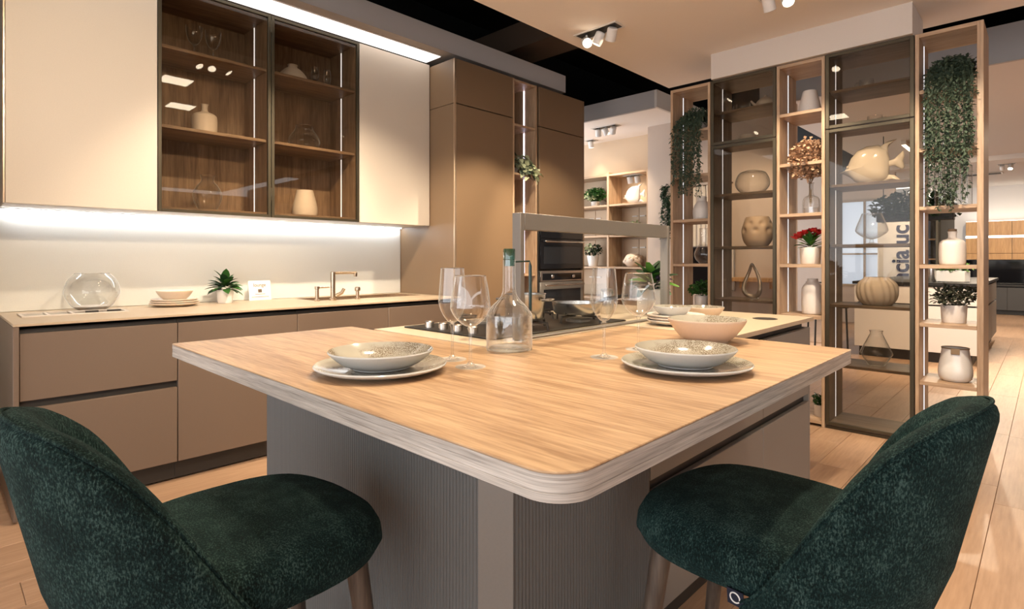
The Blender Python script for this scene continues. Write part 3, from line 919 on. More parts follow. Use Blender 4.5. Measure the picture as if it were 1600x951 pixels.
# rectangular frame over the hob
t = thing('extractor_frame', 'grey metal frame standing on the island with a low glass pane', 'extractor', (-1.365, 1.46, .9140))
wbox(t, 'post', M['gmetal'], -1.388, -1.347, 1.445, 1.467, .9142, 1.368)
wbox(t, 'post', M['gmetal'], -1.388, -1.347, 2.50, 2.522, .9142, 1.368)
wbox(t, 'cross_beam', M['gmetal'], -1.388, -1.347, 1.4675, 2.4995, 1.308, 1.368)
wbox(t, 'glass_pane', M['panec'], -1.370, -1.364, 1.468, 2.499, .916, 1.10, 0)
wbox(t, 'pane_rail', M['gmetal'], -1.385, -1.350, 1.468, 2.499, .9143, .922)

# ------------------------------------------------------------------ bar stools
def stool(label, loc, rz):
    t = thing('bar_stool', label, 'bar stool', loc, rz, 'green velvet bar stools')
    # seat cushion
    rows = []
    for sc_, z in ((.30, .528), (.80, .532), (.95, .548), (1.0, .580), (.985, .610), (.93, .634), (.80, .648), (.5, .656), (.2, .659), (.02, .659)):
        row = []
        for i in range(48):
            a = 2 * math.pi * i / 48
            c, s_ = math.cos(a), math.sin(a); e = 2 / 2.7
            x = .25 * math.copysign(abs(c) ** e, c) * sc_
            y = .28 * math.copysign(abs(s_) ** e, s_) * sc_ + .045
            zz = z - max(0, (y - .18)) ** 2 * 1.1 * (1 if z > .56 else 0)
            row.append((x, y, zz))
        rows.append(row)
    m = MB().grid(rows, True)
    m.f.append(tuple(range(48))); m.f.append(tuple(range(len(m.v) - 48, len(m.v))))
    m.build('seat', M['velvet'], t, True, 80)
    # wrap-around back shell
    rows = []; seam = []
    K = 48
    prof = ((0, .945), (13, .940), (32, .916), (48, .857), (60, .772), (70, .684), (78, .610), (86, .555), (94, .53))
    def top_at(d):
        for (d0, z0), (d1, z1) in zip(prof, prof[1:]):
            if d <= d1:
                return z0 + (z1 - z0) * (d - d0) / (d1 - d0)
        return prof[-1][1]
    for i in range(K + 1):
        q = -1 + 2 * i / K
        deg = 92 * q
        ph = R(deg); tt = abs(q)
        top = sum(top_at(abs(deg + k)) for k in (-5, -2, 0, 2, 5)) / 5
        zb = .43 + .065 * tt ** 2
        def pt(off, z):
            lean = max(0, z - .50)
            rx = .268 + .05 * lean + off; ry = .270 + off
            ey = -(.22 * lean) * max(0, math.cos(ph))
            bot = max(0, (.56 - z)) ** 1.3 * 1.0
            rx -= bot; ry -= bot
            return (rx * math.sin(ph), -ry * math.cos(ph) + ey, z)
        th = .070 * (1 - .5 * tt ** 3)
        row = []
        for f_ in (0, .2, .4, .6, .8, 1.0):
            row.append(pt(0, zb + (top - .035 - zb) * f_))
        row.append(pt(-.002, top - .024)); row.append(pt(-.008, top - .012)); row.append(pt(-.018, top - .004)); row.append(pt(-.028, top - .0005)); row.append(pt(-th * .55, top)); row.append(pt(-th * .85, top - .012)); row.append(pt(-th, top - .04))
        for f_ in (.66, .33, 0):
            row.append(pt(-th, .50 + (top - .04 - .50) * f_))
        rows.append(row)
        seam.append(pt(-.017, top - .001))
    m = MB().grid(rows)
    nr = len(rows[0])
    m.f.append(tuple(range(nr))); m.f.append(tuple(K * nr + k for k in range(nr)))
    for i in range(K):
        m.f.append((i * nr, (i + 1) * nr, (i + 1) * nr + nr - 1, i * nr + nr - 1))
    b = m.build('backrest', M['velvet'], t, True, 80)
    MB().tube(seam, .0035, 6).build('piping', M['velvet'], b)
    for sx in (-1, 1):
        for (y0, y1) in ((.22, .29), (-.15, -.25)):
            MB().tube([(sx * .165, y0, .535), (sx * .185, (y0 + y1) / 2, .25), (sx * .21, y1, 0)], [.024, .019, .014], 12).build('leg', M['legwood'], t)
        MB().tube([(sx * .197, .245, .19), (sx * .197, -.19, .19)], .010, 8).build('footrest', M['legwood'], t)
    MB().tube([(-.194, .262, .19), (.194, .262, .19)], .010, 8).build('footrest', M['legwood'], t)
    BX(-.17, .17, -.16, .23, .512, .529, b=.004).build('seat_base', M['legwood'], t)
    return t
stool('green velvet bar stool turned towards the fluted long side of the table', (-1.265, .43, 0), 0)
s2 = stool('green velvet bar stool at the drawer side with a navy cloth tag', (-.425, 1.335, 0), R(90))

# ------------------------------------------------------------------ vessels
def vessel(name, label, cat, loc, prof, mat, th=.005, group=None, part='body', n=36, rz=0):
    """opaque vessel: outer profile plus an inner wall"""
    t = thing(name, label, cat, loc, rz, group)
    inner = [(max(r - th, .001), z) for r, z in prof if z > th * 1.5][::-1]
    p = [(0, 0)] + list(prof) + inner + [(0, th * 1.5)]
    MB().lathe(p, n).build(part, mat, t, True, 50)
    return t
def slim(k, pts):
    return [(r * k, z) for r, z in pts]
def smooth_prof(pts, k=6):
    """Catmull-Rom through the profile points"""
    P = [pts[0]] + list(pts) + [pts[-1]]
    out = []
    for i in range(1, len(P) - 2):
        for j in range(k):
            u = j / k
            q = []
            for c in (0, 1):
                a, b, d, e = P[i - 1][c], P[i][c], P[i + 1][c], P[i + 2][c]
                q.append(.5 * (2 * b + (d - a) * u + (2 * a - 5 * b + 4 * d - e) * u * u + (3 * b - a - 3 * d + e) * u ** 3))
            out.append((max(q[0], .0005), q[1]))
    out.append(pts[-1])
    return out
def glass_vessel(name, label, cat, loc, prof, mat=None, group=None, rim=True, n=40, base=True):
    t = thing(name, label, cat, loc, 0, group)
    MB().lathe(([(0, .001)] if base else []) + prof, n).build('bowl' if 'bowl' in name else 'body', mat or M['glass2'], t, True, 70)
    if rim:
        r, z = prof[-1]
        pts = [(r * math.cos(2 * math.pi * i / 40), r * math.sin(2 * math.pi * i / 40), z) for i in range(41)]
        MB().tube(pts, .0016, 6, False).build('rim', M['stem'], t)
    return t

# stemware on the table
TZ = .9103
def wineglass(name, label, x, y, z, stem_h, bowlp, group, foot=.041):
    t = thing(name, label, 'glass', (x, y, z), 0, group)
    MB().lathe([(0, .0), (foot, .0), (foot, .0015), (foot * .6, .003), (.012, .006), (.0045, .014), (.0036, stem_h * .5), (.0042, stem_h - .012), (.009, stem_h - .003), (.004, stem_h + .001), (0, stem_h + .001)], 28).build('stem', M['glass2'], t)
    MB().lathe(smooth_prof([(.001, stem_h + .001)] + bowlp), 40).build('bowl', M['glass'], t, True, 80)
    r, zz = bowlp[-1]
    MB().tube([(r * math.cos(2 * math.pi * i / 40), r * math.sin(2 * math.pi * i / 40), zz) for i in range(41)], .0009, 5, False).build('rim', M['stem'], t)
def white_bowl(sh): return [(.017, sh + .005), (.038, sh + .022), (.0535, sh + .048), (.0535, sh + .066), (.0485, sh + .105), (.0415, .247)]
def flute_bowl(sh): return [(.014, sh + .007), (.030, sh + .030), (.0395, sh + .058), (.0392, sh + .085), (.0335, .266)]
G1 = 'stemmed glasses on the table top'
wineglass('wine_glass', 'wide-bowled wine glass nearest the left plate and carafe', -1.133, 1.016, TZ, .108, white_bowl(.108), G1)
wineglass('flute_glass', 'tall narrow stemmed glass next to the carafe', -1.255, 1.055, TZ, .105, flute_bowl(.105), G1)
wineglass('flute_glass', 'tall narrow stemmed glass standing clear of the plate by the drawer side', -.958, 1.393, TZ, .105, flute_bowl(.105), G1)
wineglass('wine_glass', 'wide-bowled wine glass half behind the plate by the drawer side', -.960, 1.59, TZ, .108, white_bowl(.108), G1)

# carafe
t = thing('carafe', 'clear glass carafe with a teal stopper and slim side handle', 'carafe', (-1.262, 1.300, TZ))
outer = [(.068, .0), (.074, .006), (.0745, .10), (.072, .118), (.055, .142), (.032, .165), (.0225, .185), (.0205, .22), (.0205, .29)]
MB().lathe([(0, .0)] + smooth_prof(outer, 5), 44).build('body', M['glass2'], t, True, 70)
MB().lathe([(0, .010)] + smooth_prof([(.064, .010), (.070, .016), (.0705, .10), (.067, .116), (.05, .139)], 4), 44).build('inner_wall', M['glass'], t, True, 70)
MB().lathe([(0, .0005), (.066, .0005), (.069, .004), (.064, .009), (0, .0095)], 36).build('thick_base', M['glass2'], t)
MB().lathe([(0, .270), (.0175, .270), (.0175, .290), (.0195, .292), (.0195, .323), (.0175, .326), (0, .326)], 28).build('stopper', M['teal_glass'], t)
ux, uy = .721, .693
MB().tube([(.020 * ux, .020 * uy, .284), (.066 * ux, .066 * uy, .286), (.068 * ux, .068 * uy, .27), (.0685 * ux, .0685 * uy, .125)], [.0025, .003, .0055, .0055], 8).build('handle', plain('dark_green_handle', (.006, .03, .024), .25), t)

# plates and bowls
def wob(rows_r, amp, seed):
    r_ = random.Random(seed); ph = [r_.random() * 6.28 for _ in range(4)]
    return lambda a: 1 + amp * (math.sin(2 * a + ph[0]) * .6 + math.sin(3 * a + ph[1]) * .4)
def dish(name, label, cat, loc, prof, under, over, seed=1, amp=.012, group=None, n=56):
    """prof goes from outer foot over the rim to the inside centre; split index marks the rim"""
    t = thing(name, label, cat, loc, 0, group)
    f = wob(None, amp, seed)
    def mk(pts, nm, mat):
        vs = []; rows = []
        for r, z in pts:
            row = []
            for i in range(n):
                a = 2 * math.pi * i / n
                row.append((r * f(a) * math.cos(a), r * f(a) * math.sin(a), z))
            rows.append(row)
        m = MB().grid(rows, True)
        if pts[0][0] < .5 * max(p[0] for p in pts): m.f.append(tuple(range(n))[::-1])
        if pts[-1][0] < .5 * max(p[0] for p in pts): m.f.append(tuple(len(m.v) - n + i for i in range(n)))
        return m.build(nm, mat, t, True, 60)
    k = max(range(len(prof)), key=lambda i: prof[i][1] + prof[i][0] * .2)
    mk(prof[:k + 1], 'underside', under)
    mk(prof[k:], 'inside', over)
    return t
def plate_prof(r): return [(r * .02, .0), (r * .62, .0), (r * .66, .004), (r * .86, .008), (r * .985, .016), (r, .0195), (r * .985, .0225), (r * .95, .021), (r * .80, .0125), (r * .62, .0095), (r * .3, .009), (r * .02, .009)]
def bowl_prof(r, h): return smooth_prof([(r * .02, .0), (r * .50, .0), (r * .54, .004), (r * .72, h * .28), (r * .92, h * .74), (r * 1.0, h)], 3) + [(r * .985, h + .003), (r * .955, h * .97), (r * .86, h * .70), (r * .68, h * .32), (r * .45, .011), (r * .02, .009)]
GP = 'stoneware place settings'
dish('plate', 'stoneware plate under the bowl beside the wine glass and carafe', 'plate', (-1.257, .815, TZ), plate_prof(.170), M['glazeb'], M['glaze'], 3, .012, GP)
dish('bowl', 'shallow speckled bowl on the plate beside the wine glass and carafe', 'bowl', (-1.257, .815, TZ + .0097), bowl_prof(.135, .045), M['glazeb'], M['glaze'], 5, .012, GP)
dish('plate', 'stoneware plate under the bowl in front of the deep bisque bowl', 'plate', (-.700, 1.395, TZ), plate_prof(.168), M['glazeb'], M['glaze'], 8, .012, GP)
dish('bowl', 'shallow speckled bowl on the plate in front of the deep bisque bowl', 'bowl', (-.700, 1.395, TZ + .0097), bowl_prof(.132, .047), M['glazeb'], M['glaze'], 11, .012, GP)
dish('serving_bowl', 'deep bisque-coloured bowl with speckled inside near the counter edge', 'bowl', (-.885, 1.925, TZ), bowl_prof(.134, .078), M['bisque'], M['glaze'], 4, .006)
dish('small_bowl', 'small pale bowl on the stone counter behind the deep bisque bowl', 'bowl', (-1.24, 2.66, .9142), bowl_prof(.10, .052), M['bisque'], M['glaze'], 6, .006)
for k in range(3):
    dish('plate', ('lowest', 'middle', 'uppermost')[k] + ' white plate of the stack on the stone counter', 'plate', (-1.20, 2.30, .9142 + k * .0122), plate_prof(.125), M['matte'], M['matte'], 2 + k, .004, 'stack of plates on the stone counter')
dish('bowl', 'pale bowl on top of the plate stack on the stone counter', 'bowl', (-1.225, 2.315, .9142 + .0345), bowl_prof(.085, .042), M['glazeb'], M['glaze'], 9, .006)
for k in range(3):
    dish('plate', ('lowest', 'middle', 'uppermost')[k] + ' cream plate of the stack on the long worktop', 'plate', (-4.055, 1.09, .9055 + k * .0125), plate_prof(.142 - .005 * k), M['bisque'], M['matte'], 2 + k, .003, 'stack of plates on the long worktop')
dish('bowl', 'cream bowl standing on the plate stack of the long worktop', 'bowl', (-4.055, 1.09, .9055 + .0345), bowl_prof(.104, .062), M['bisque'], M['matte'], 3, .003)

# long worktop
WZ = .9055
t = glass_vessel('fish_bowl', 'big round clear glass bowl on the long worktop', 'bowl', (-4.083, .665, WZ), smooth_prof([(.066, .0), (.100, .025), (.132, .08), (.136, .12), (.120, .175), (.085, .215)], 6), M['glass2'])
MB().lathe([(0, .002), (.064, .002), (.088, .022), (.08, .026), (0, .026)], 36).build('sand_bed', M['matte'], t)
t = thing('card', 'small white standing card reading lounge beside the plant', 'card', (-4.16, 1.675, WZ), R(98))
T = Matrix.Rotation(R(-8), 4, 'X')
MB().box(-.085, .085, -.0015, .0015, .0, .145, .0004).xf(T).build('sheet', M['paper'], t)
MB().box(-.02, .02, .0, .05, 0, .0015, 0).build('foot', M['paper'], t)
def text(parent, s, size, loc, rot, mat, ext=.0004, align='CENTER', name='lettering', bold=0):
    cu = bpy.data.curves.new(name, 'FONT')
    cu.body = s; cu.size = size; cu.align_x = align; cu.align_y = 'CENTER'; cu.extrude = ext; cu.offset = bold
    cu.materials.append(mat)
    tmp = bpy.data.objects.new(name, cu)
    C.objects.link(tmp)
    dg = bpy.context.evaluated_depsgraph_get()
    me = bpy.data.meshes.new_from_object(tmp.evaluated_get(dg))
    bpy.data.objects.remove(tmp)
    me.materials.clear(); me.materials.append(mat)
    o = bpy.data.objects.new(name, me); C.objects.link(o)
    o.parent = parent; o.location = loc; o.rotation_euler = rot
    return o
def on_card(z): return (0, -.0022 + z * math.sin(R(8)) * 1.0, z * math.cos(R(8)))
text(t, 'lounge', .036, on_card(.112), (R(82), 0, 0), M['ink'])
BX(-.014, .014, -.0006, .0004, -.012, .012, b=0).xf(Matrix.Translation(on_card(.07)) @ T).build('emblem', M['ink'], t)
for k, (wd, z) in enumerate(((.075, .046), (.13, .026))):
    BX(-wd / 2, wd / 2, -.0005, .0003, -.0015, .0015, b=0).xf(Matrix.Translation(on_card(z)) @ T).build('printed_line', M['ink'], t)

# wall cabinet contents
CXX = -4.04
G2 = 'glassware behind the wall cabinet panes'
def tall_glass(label, y, x, z):
    t = thing('wine_glass', label, 'glass', (x, y, z), 0, G2)
    MB().lathe([(0, 0), (.034, 0), (.03, .004), (.005, .012), (.004, .09), (.008, .10), (0, .101)], 20).build('stem', M['glass2'], t)
    MB().lathe(smooth_prof([(.002, .10), (.03, .125), (.046, .17), (.050, .225)], 4), 28).build('bowl', M['glass2'], t, True, 80)
tall_glass('tall stemmed glass on the top cabinet shelf, the one closer to the room corner', 1.20, CXX, 2.5025)
tall_glass('tall stemmed glass on the top cabinet shelf, the one closer to the led strip', 1.315, CXX, 2.5025)
vessel('bottle_vase', 'pale matte bottle vase with a narrow neck in the glazed wall cabinet', 'vase', (CXX, 1.262, 2.0205), smooth_prof([(.061, 0), (.073, .01), (.075, .115), (.061, .143), (.022, .162), (.019, .20), (.025, .21)], 5), M['matte'])
glass_vessel('amphora_vase', 'clear glass vase with a waist in the lowest glazed cabinet shelf', 'vase', (CXX, 1.28, 1.5225), smooth_prof([(.048, 0), (.074, .05), (.088, .11), (.066, .165), (.037, .205), (.046, .24)], 6), M['glass2'], G2)
vessel('squat_vase', 'squat pale bottle vase on the upper shelf of the glazed cabinet', 'vase', (CXX, 1.86, 2.5025), smooth_prof([(.085, 0), (.102, .02), (.098, .055), (.062, .098), (.034, .118), (.036, .138)], 5), M['matte'])
def flute_small(label, y, z):
    t = thing('flute_glass', label, 'glass', (CXX, y, z), 0, G2)
    MB().lathe([(0, 0), (.026, 0), (.024, .003), (.004, .01), (.0035, .055), (0, .058)], 16).build('stem', M['glass2'], t)
    MB().lathe(smooth_prof([(.002, .056), (.022, .075), (.028, .11), (.023, .165)], 4), 24).build('bowl', M['glass2'], t, True, 80)
flute_small('small stemmed glass next to the squat pale vase', 2.035, 2.5025)
flute_small('small stemmed glass beside the led strip of the upper glazed shelf', 2.135, 2.5025)
glass_vessel('round_vase', 'clear round glass vase on the middle glazed cabinet shelf', 'vase', (CXX, 1.95, 2.0205), smooth_prof([(.07, 0), (.112, .05), (.105, .10), (.07, .15), (.06, .185)], 6), M['glass2'], G2)
vessel('tapered_vase', 'tapered cream vase on the lowest shelf of the glazed cabinet', 'vase', (CXX, 1.955, 1.5225), smooth_prof([(.078, 0), (.090, .02), (.088, .08), (.062, .185), (.058, .20)], 5), M['matte'])

# divider contents
DY = 4.6
def sz(k): return .0445 + .375 * k
cz = [.0455, .4605, .8855, 1.3105, 1.7355, 2.1505, 2.4055]
vessel('shoulder_vase', 'white shouldered vase in the oak column below the trailing plant', 'vase', (-2.155, DY, sz(4)), smooth_prof(slim(0.93, [(.065, 0), (.078, .02), (.080, .09), (.055, .145), (.040, .165), (.042, .20)]), 5), M['white'])
t = glass_vessel('flask_vase', 'clear round-bodied flask with a long neck in the oak column', 'vase', (-2.135, DY, sz(3)), smooth_prof(slim(0.93, [(.04, 0), (.078, .04), (.088, .09), (.06, .15), (.042, .175), (.042, .30)]), 6), M['glass2'])
def cup(label, x, y, z, r, h, mat, hand, glass=False, name='cup'):
    t = thing(name, label, 'cup', (x, y, z))
    p = smooth_prof([(r * .6, 0), (r * .85, h * .15), (r, h * .55), (r * .98, h)], 4)
    if glass: MB().lathe([(0, .001)] + p, 28).build('body', mat, t, True, 70)
    else: MB().lathe([(0, 0)] + p + [(a - .004, b) for a, b in p[::-1] if b > .008] + [(0, .007)], 28).build('body', mat, t)
    c, s_ = math.cos(hand), math.sin(hand)
    MB().tube([((r * .95 + d) * c, (r * .95 + d) * s_, zz) for d, zz in ((0, h * .78), (.02, h * .8), (.028, h * .55), (.018, h * .3), (-.004, h * .26))], .0045, 8).build('handle', mat, t)
    return t
cup('clear glass cup on the top shelf of the display cabinet with the dimpled vase', -1.80, DY, cz[6], .055, .068, M['glass2'], R(200), True)
t = thing('teapot', 'small white teapot on the top shelf of the display cabinet', 'teapot', (-1.625, DY, cz[6]))
MB().lathe([(0, 0)] + smooth_prof([(.045, 0), (.07, .025), (.066, .055), (.035, .078), (.03, .082)], 5) + [(.012, .09), (.012, .10), (0, .105)], 28).build('body', M['white'], t)
MB().tube([(-.06, 0, .03), (-.095, 0, .05), (-.115, 0, .078)], [.014, .010, .007], 10).build('spout', M['white'], t)
MB().tube([(.055, 0, .068), (.09, 0, .072), (.10, 0, .045), (.062, 0, .022)], .006, 8).build('handle', M['white'], t)
cup('white cup with a curled handle below the teapot', -1.765, DY, cz[5], .06, .062, M['white'], R(190))
t = glass_vessel('pumpkin_vase', 'squat ribbed clear glass globe in the display cabinet', 'vase', (-1.73, DY, cz[4]), smooth_prof(slim(0.915, [(.09, 0), (.135, .05), (.142, .10), (.11, .165), (.05, .185)]), 6), M['glass2'])
# dimpled vase
t = thing('dimpled_vase', 'white bulging vase with dimples in the display cabinet', 'vase', (-1.69, DY, cz[3]))
rows = []
pr = smooth_prof([(.075, 0), (.105, .04), (.118, .11), (.112, .17), (.092, .22), (.082, .235)], 8)
for r, z in pr:
    row = []
    for i in range(72):
        a = 2 * math.pi * i / 72
        d = 0
        for zi, off in ((.175, 0), (.125, .5), (.20, .5)):
            for k in range(7):
                ca = 2 * math.pi * (k + off) / 7
                da = (a - ca + math.pi) % (2 * math.pi) - math.pi
                q = ((da * .11) ** 2 + (z - zi) ** 2) / .018 ** 2
                d += .022 * math.exp(-q) * (1 if zi < .19 else 0)
        row.append(((r - d) * math.cos(a), (r - d) * math.sin(a), z))
    rows.append(row)
rows += [[(p[0] * .9, p[1] * .9, p[2]) for p in rows[-1]], [(p[0] * .8, p[1] * .8, .12) for p in rows[-1]]]
m = MB().grid(rows, True); m.f.append(tuple(range(72))[::-1]); m.f.append(tuple(len(m.v) - 72 + i for i in range(72)))
m.build('body', M['bisque'], t, True, 80)
# loop sculpture
t = thing('loop_sculpture', 'grey teardrop loop sculpture standing in the display cabinet', 'sculpture', (-1.73, DY, cz[2]))
pts = []; rr = []
for i in range(49):
    a = -math.pi / 2 + 2 * math.pi * i / 48
    k = (1 + math.sin(a)) / 2
    pts.append((.085 * math.cos(a) * (1 - .78 * k ** 1.3), .012 * math.sin(3 * a), .022 + .258 * k ** 1.15)); rr.append(.019 - .008 * k)
MB().tube(pts, rr, 10, False).build('loop', M['silver'], t)
BX(-.04, .04, -.03, .03, 0, .008, b=.002).build('base', M['silver'], t)
vessel('cone_vase', 'white tapered vase at the top of the oak column with dried flowers', 'vase', (-1.305, DY, sz(6)), smooth_prof(slim(0.88, [(.075, 0), (.088, .02), (.086, .05), (.06, .155), (.052, .178)]), 5), M['white'])
t = glass_vessel('bottle_vase', 'clear bottle vase holding the dried orange flowers', 'vase', (-1.295, DY, sz(4)), smooth_prof(slim(0.88, [(.062, 0), (.066, .01), (.066, .10), (.05, .13), (.02, .15), (.018, .22), (.022, .235)]), 5), M['glass2'])
MB().lathe([(0, .004), (.050, .004), (.052, .05), (0, .05)], 28).build('water', M['glass'], t)
vessel('tall_vase', 'tall white shouldered vase low in the oak column with red flowers', 'vase', (-1.285, DY, sz(2)), smooth_prof(slim(0.88, [(.070, 0), (.083, .02), (.086, .16), (.074, .21), (.044, .245), (.042, .265)]), 5), M['white'])
cup('clear glass cup on the top shelf of the cabinet with the fish', -.935, DY, cz[6], .047, .068, M['glass2'], R(200), True)
cup('clear glass cup on the second shelf of the cabinet with the fish', -.885, DY, cz[5], .047, .06, M['glass2'], R(20), True)
# fish
t = thing('fish_figure', 'white ceramic angelfish figure in the display cabinet', 'figurine', (-.90, DY, cz[4] + .001), R(3))
def fish(t, s, mat):
    def blob(out, th, name):
        """flat outline with a pillow section"""
        n = len(out); cx = sum(p[0] for p in out) / n; cy = sum(p[1] for p in out) / n
        rows = []
        for k, sgn in ((0, -1), (.45, -1), (.75, -1), (.93, -1), (1, 0), (.93, 1), (.75, 1), (.45, 1), (0, 1)):
            y = sgn * th * math.sqrt(max(0, 1 - k * k)) if sgn else 0
            rows.append([((cx + (p[0] - cx) * max(k, .02)) * s, y * s, (cy + (p[1] - cy) * max(k, .02)) * s) for p in out])
        return MB().grid(rows, True).build(name, mat, t, True, 70)
    body = [(-.19, .085), (-.16, .098), (-.14, .132), (-.122, .178), (-.085, .224), (-.03, .248), (.035, .248), (.078, .215), (.094, .155), (.095, .09), (.088, .03), (.05, .002), (-.02, .0), (-.07, .002), (-.105, .025), (-.13, .055), (-.16, .074)]
    dens = []
    for i in range(len(body)):
        p, q = body[i], body[(i + 1) % len(body)]
        dens += [p, ((p[0] + q[0]) / 2, (p[1] + q[1]) / 2)]
    blob(dens, .055, 'body')
    blob([(.082, .135), (.12, .15), (.165, .195), (.175, .17), (.165, .13), (.175, .09), (.16, .075), (.12, .105), (.085, .105)], .014, 'tail_fin')
    blob([(.0, .22), (.04, .235), (.075, .262), (.135, .275), (.10, .255), (.085, .225), (.085, .19), (.06, .18)], .014, 'dorsal_fin')
    blob([(.03, .03), (.07, .055), (.12, .045), (.155, .012), (.11, .018), (.07, .006), (.04, .004)], .012, 'anal_fin')
    for sy in (-1, 1):
        MB().lathe([(0, 0), (.009, .0), (.007, .004), (0, .006)], 12).xf(Matrix.Translation((-.135 * s, sy * .036 * s, .118 * s)) @ Matrix.Rotation(-sy * math.pi / 2, 4, 'X')).build('eye', mat, t)
    blob([(-.05, .002), (.03, .002), (.035, -.0005), (-.055, -.0005)], .03, 'foot')
fish(t, 1.08, M['gloss'])
t = glass_vessel('snifter_vase', 'wide clear glass snifter on a short foot in the fish cabinet', 'vase', (-.905, DY, cz[3]), smooth_prof(slim(0.84, [(.012, .035), (.06, .05), (.112, .085), (.115, .115), (.09, .175), (.072, .215)]), 6), M['glass2'], None, True, 40, False)
MB().lathe([(0, 0), (.05, 0), (.048, .004), (.014, .012), (.011, .034), (0, .036)], 24).build('foot', M['glass2'], t)
# ribbed vase
t = thing('ribbed_vase', 'pale round vase with swirling ribs in the fish cabinet', 'vase', (-.872, DY, cz[2]))
rows = []
for r, z in smooth_prof([(.08, 0), (.112, .035), (.124, .09), (.116, .145), (.08, .185), (.072, .195)], 6):
    rows.append([((r + .0035 * math.cos(18 * (2 * math.pi * i / 108) + z * 25)) * math.cos(2 * math.pi * i / 108), (r + .0035 * math.cos(18 * (2 * math.pi * i / 108) + z * 25)) * math.sin(2 * math.pi * i / 108), z) for i in range(108)])
rows += [[(p[0] * .92, p[1] * .92, p[2]) for p in rows[-1]], [(p[0] * .8, p[1] * .8, .10) for p in rows[-1]]]
m = MB().grid(rows, True); m.f.append(tuple(range(108))[::-1]); m.f.append(tuple(len(m.v) - 108 + i for i in range(108)))
m.build('body', M['matte'], t, True, 80)
glass_vessel('diamond_vase', 'clear diamond-shaped glass vase low in the fish cabinet', 'vase', (-.877, DY, cz[1]), [(.05, 0), (.101, .085), (.097, .10), (.038, .225), (.042, .245)], M['glass2'], None, True, 12)
for k, (dx, dy, h) in enumerate(((-.065, .0, .27), (.015, .05, .29), (.075, -.02, .255))):
    t = thing('glass_cylinder', ('slim clear glass tube nearest the fish cabinet', 'slim clear glass tube in the middle of the three', 'slim clear glass tube nearest the free end post')[k], 'vase', (-.455 + dx, DY + dy, sz(4)), 0, 'three glass tubes under the trailing plant')
    MB().lathe([(0, .001), (.026, .001), (.028, .01), (.028, h)], 28).build('body', M['glass2'], t, True, 70)
    MB().tube([(.028 * math.cos(2 * math.pi * i / 24), .028 * math.sin(2 * math.pi * i / 24), h) for i in range(25)], .0014, 6, False).build('rim', M['stem'], t)
t = vessel('jar_bottle', 'white broad-shouldered bottle jar in the free end oak column', 'bottle', (-.455, DY, sz(3)), smooth_prof(slim(0.79, [(.075, 0), (.088, .012), (.090, .12), (.074, .155), (.032, .172), (.030, .205), (.034, .215)]), 5), M['white'])
MB().lathe([(0, .20), (.022, .20), (.024, .23), (0, .235)], 16).build('cork', M['rope'], t)
t = vessel('jug', 'white pail-shaped jug with a brown strap low in the free end oak column', 'jug', (-.440, DY, sz(1)), smooth_prof(slim(0.79, [(.085, 0), (.108, .02), (.115, .07), (.096, .17), (.090, .21)]), 5), M['gloss'])
MB().tube([(.071 * math.cos(2 * math.pi * i / 36), .071 * math.sin(2 * math.pi * i / 36), .212) for i in range(37)], .004, 6, False).build('rim_band', M['rope'], t)
BX(-.015, .03, -.082, -.076, .178, .214, b=.002).build('strap_tab', M['rope'], t)

# ------------------------------------------------------------------ plants
def leaf_vs(L, W, fold=.25, curl=.25, pointed=True):
    v = []; rows = [(0, .12), (.25, .75), (.55, 1.0), (.82, .62), (1.0, .05 if pointed else .35)]
    for u, wv in rows:
        z = -curl * L * u * u
        v += [(u * L, -W / 2 * wv, z + fold * W / 2 * wv), (u * L, 0, z), (u * L, W / 2 * wv, z + fold * W / 2 * wv)]
    f = []
    for i in range(4):
        a = i * 3
        f += [(a, a + 3, a + 4, a + 1), (a + 1, a + 4, a + 5, a + 2)]
    return v, f
def pot(t, r, h, mat, taper=.92, square=False):
    if square:
        m = MB().box(-r, r, -r, r, 0, h, .004)
        m.build('pot', mat, t)
        BX(-r + .006, r - .006, -r + .006, r - .006, h, h + .001, b=0).build('soil', M['soil'], t)
        return
    MB().lathe([(0, 0), (r * taper * .95, 0), (r * taper, .006), (r, h - .004), (r * .985, h), (r * .93, h), (r * .9, h - .018), (0, h - .018)], 32).build('pot', mat, t)
    MB().lathe([(0, h - .016), (r * .89, h - .016)], 20).build('soil', M['soil'], t)
def big_leaves(t, n, z0, L, W, mats, seed, spread=(15, 75), rad=.02, curl=.3, name='leaf', pointed=True):
    """each leaf an object; alike leaves share a mesh"""
    r_ = random.Random(seed)
    mes = []
    for k in range(3):
        v, f = leaf_vs(L * (.85 + .15 * k), W * (.9 + .1 * k), .3, curl, pointed)
        v = [(x + rad, y, z) for x, y, z in v]
        for mt in mats:
            mes.append(MB().add(v, f).mesh(name, mt, True, 80))
    for i in range(n):
        o = bpy.data.objects.new(name, r_.choice(mes)); C.objects.link(o); o.parent = t
        el = R(90 - (spread[0] + (spread[1] - spread[0]) * ((i + .5) / n) ** .8))
        az = i * 2.39996 + r_.uniform(-.3, .3)
        o.location = (0, 0, z0 + (1 - i / n) * .02 * (L / .08))
        o.rotation_euler = (r_.uniform(-.3, .3), -el, az)
def small_leaves(mb, p, L, W, r_, up=.2, down=False):
    v, f = leaf_vs(L, W, .3, .2)
    v = [v[i] for i in (1, 6, 7, 8, 13)]      # reduced: base, left, mid, right, tip
    f = [(0, 1, 2), (0, 2, 3), (1, 4, 2), (2, 4, 3)]
    az = r_.uniform(0, 6.283); el = r_.uniform(-1.2, .4) if down else r_.uniform(-.5, 1.2)
    Mx = Matrix.Translation(p) @ Matrix.Rotation(az, 4, 'Z') @ Matrix.Rotation(-el, 4, 'Y') @ Matrix.Rotation(r_.uniform(-.6, .6), 4, 'X')
    mb.add([Mx @ Vector(q) for q in v], f)
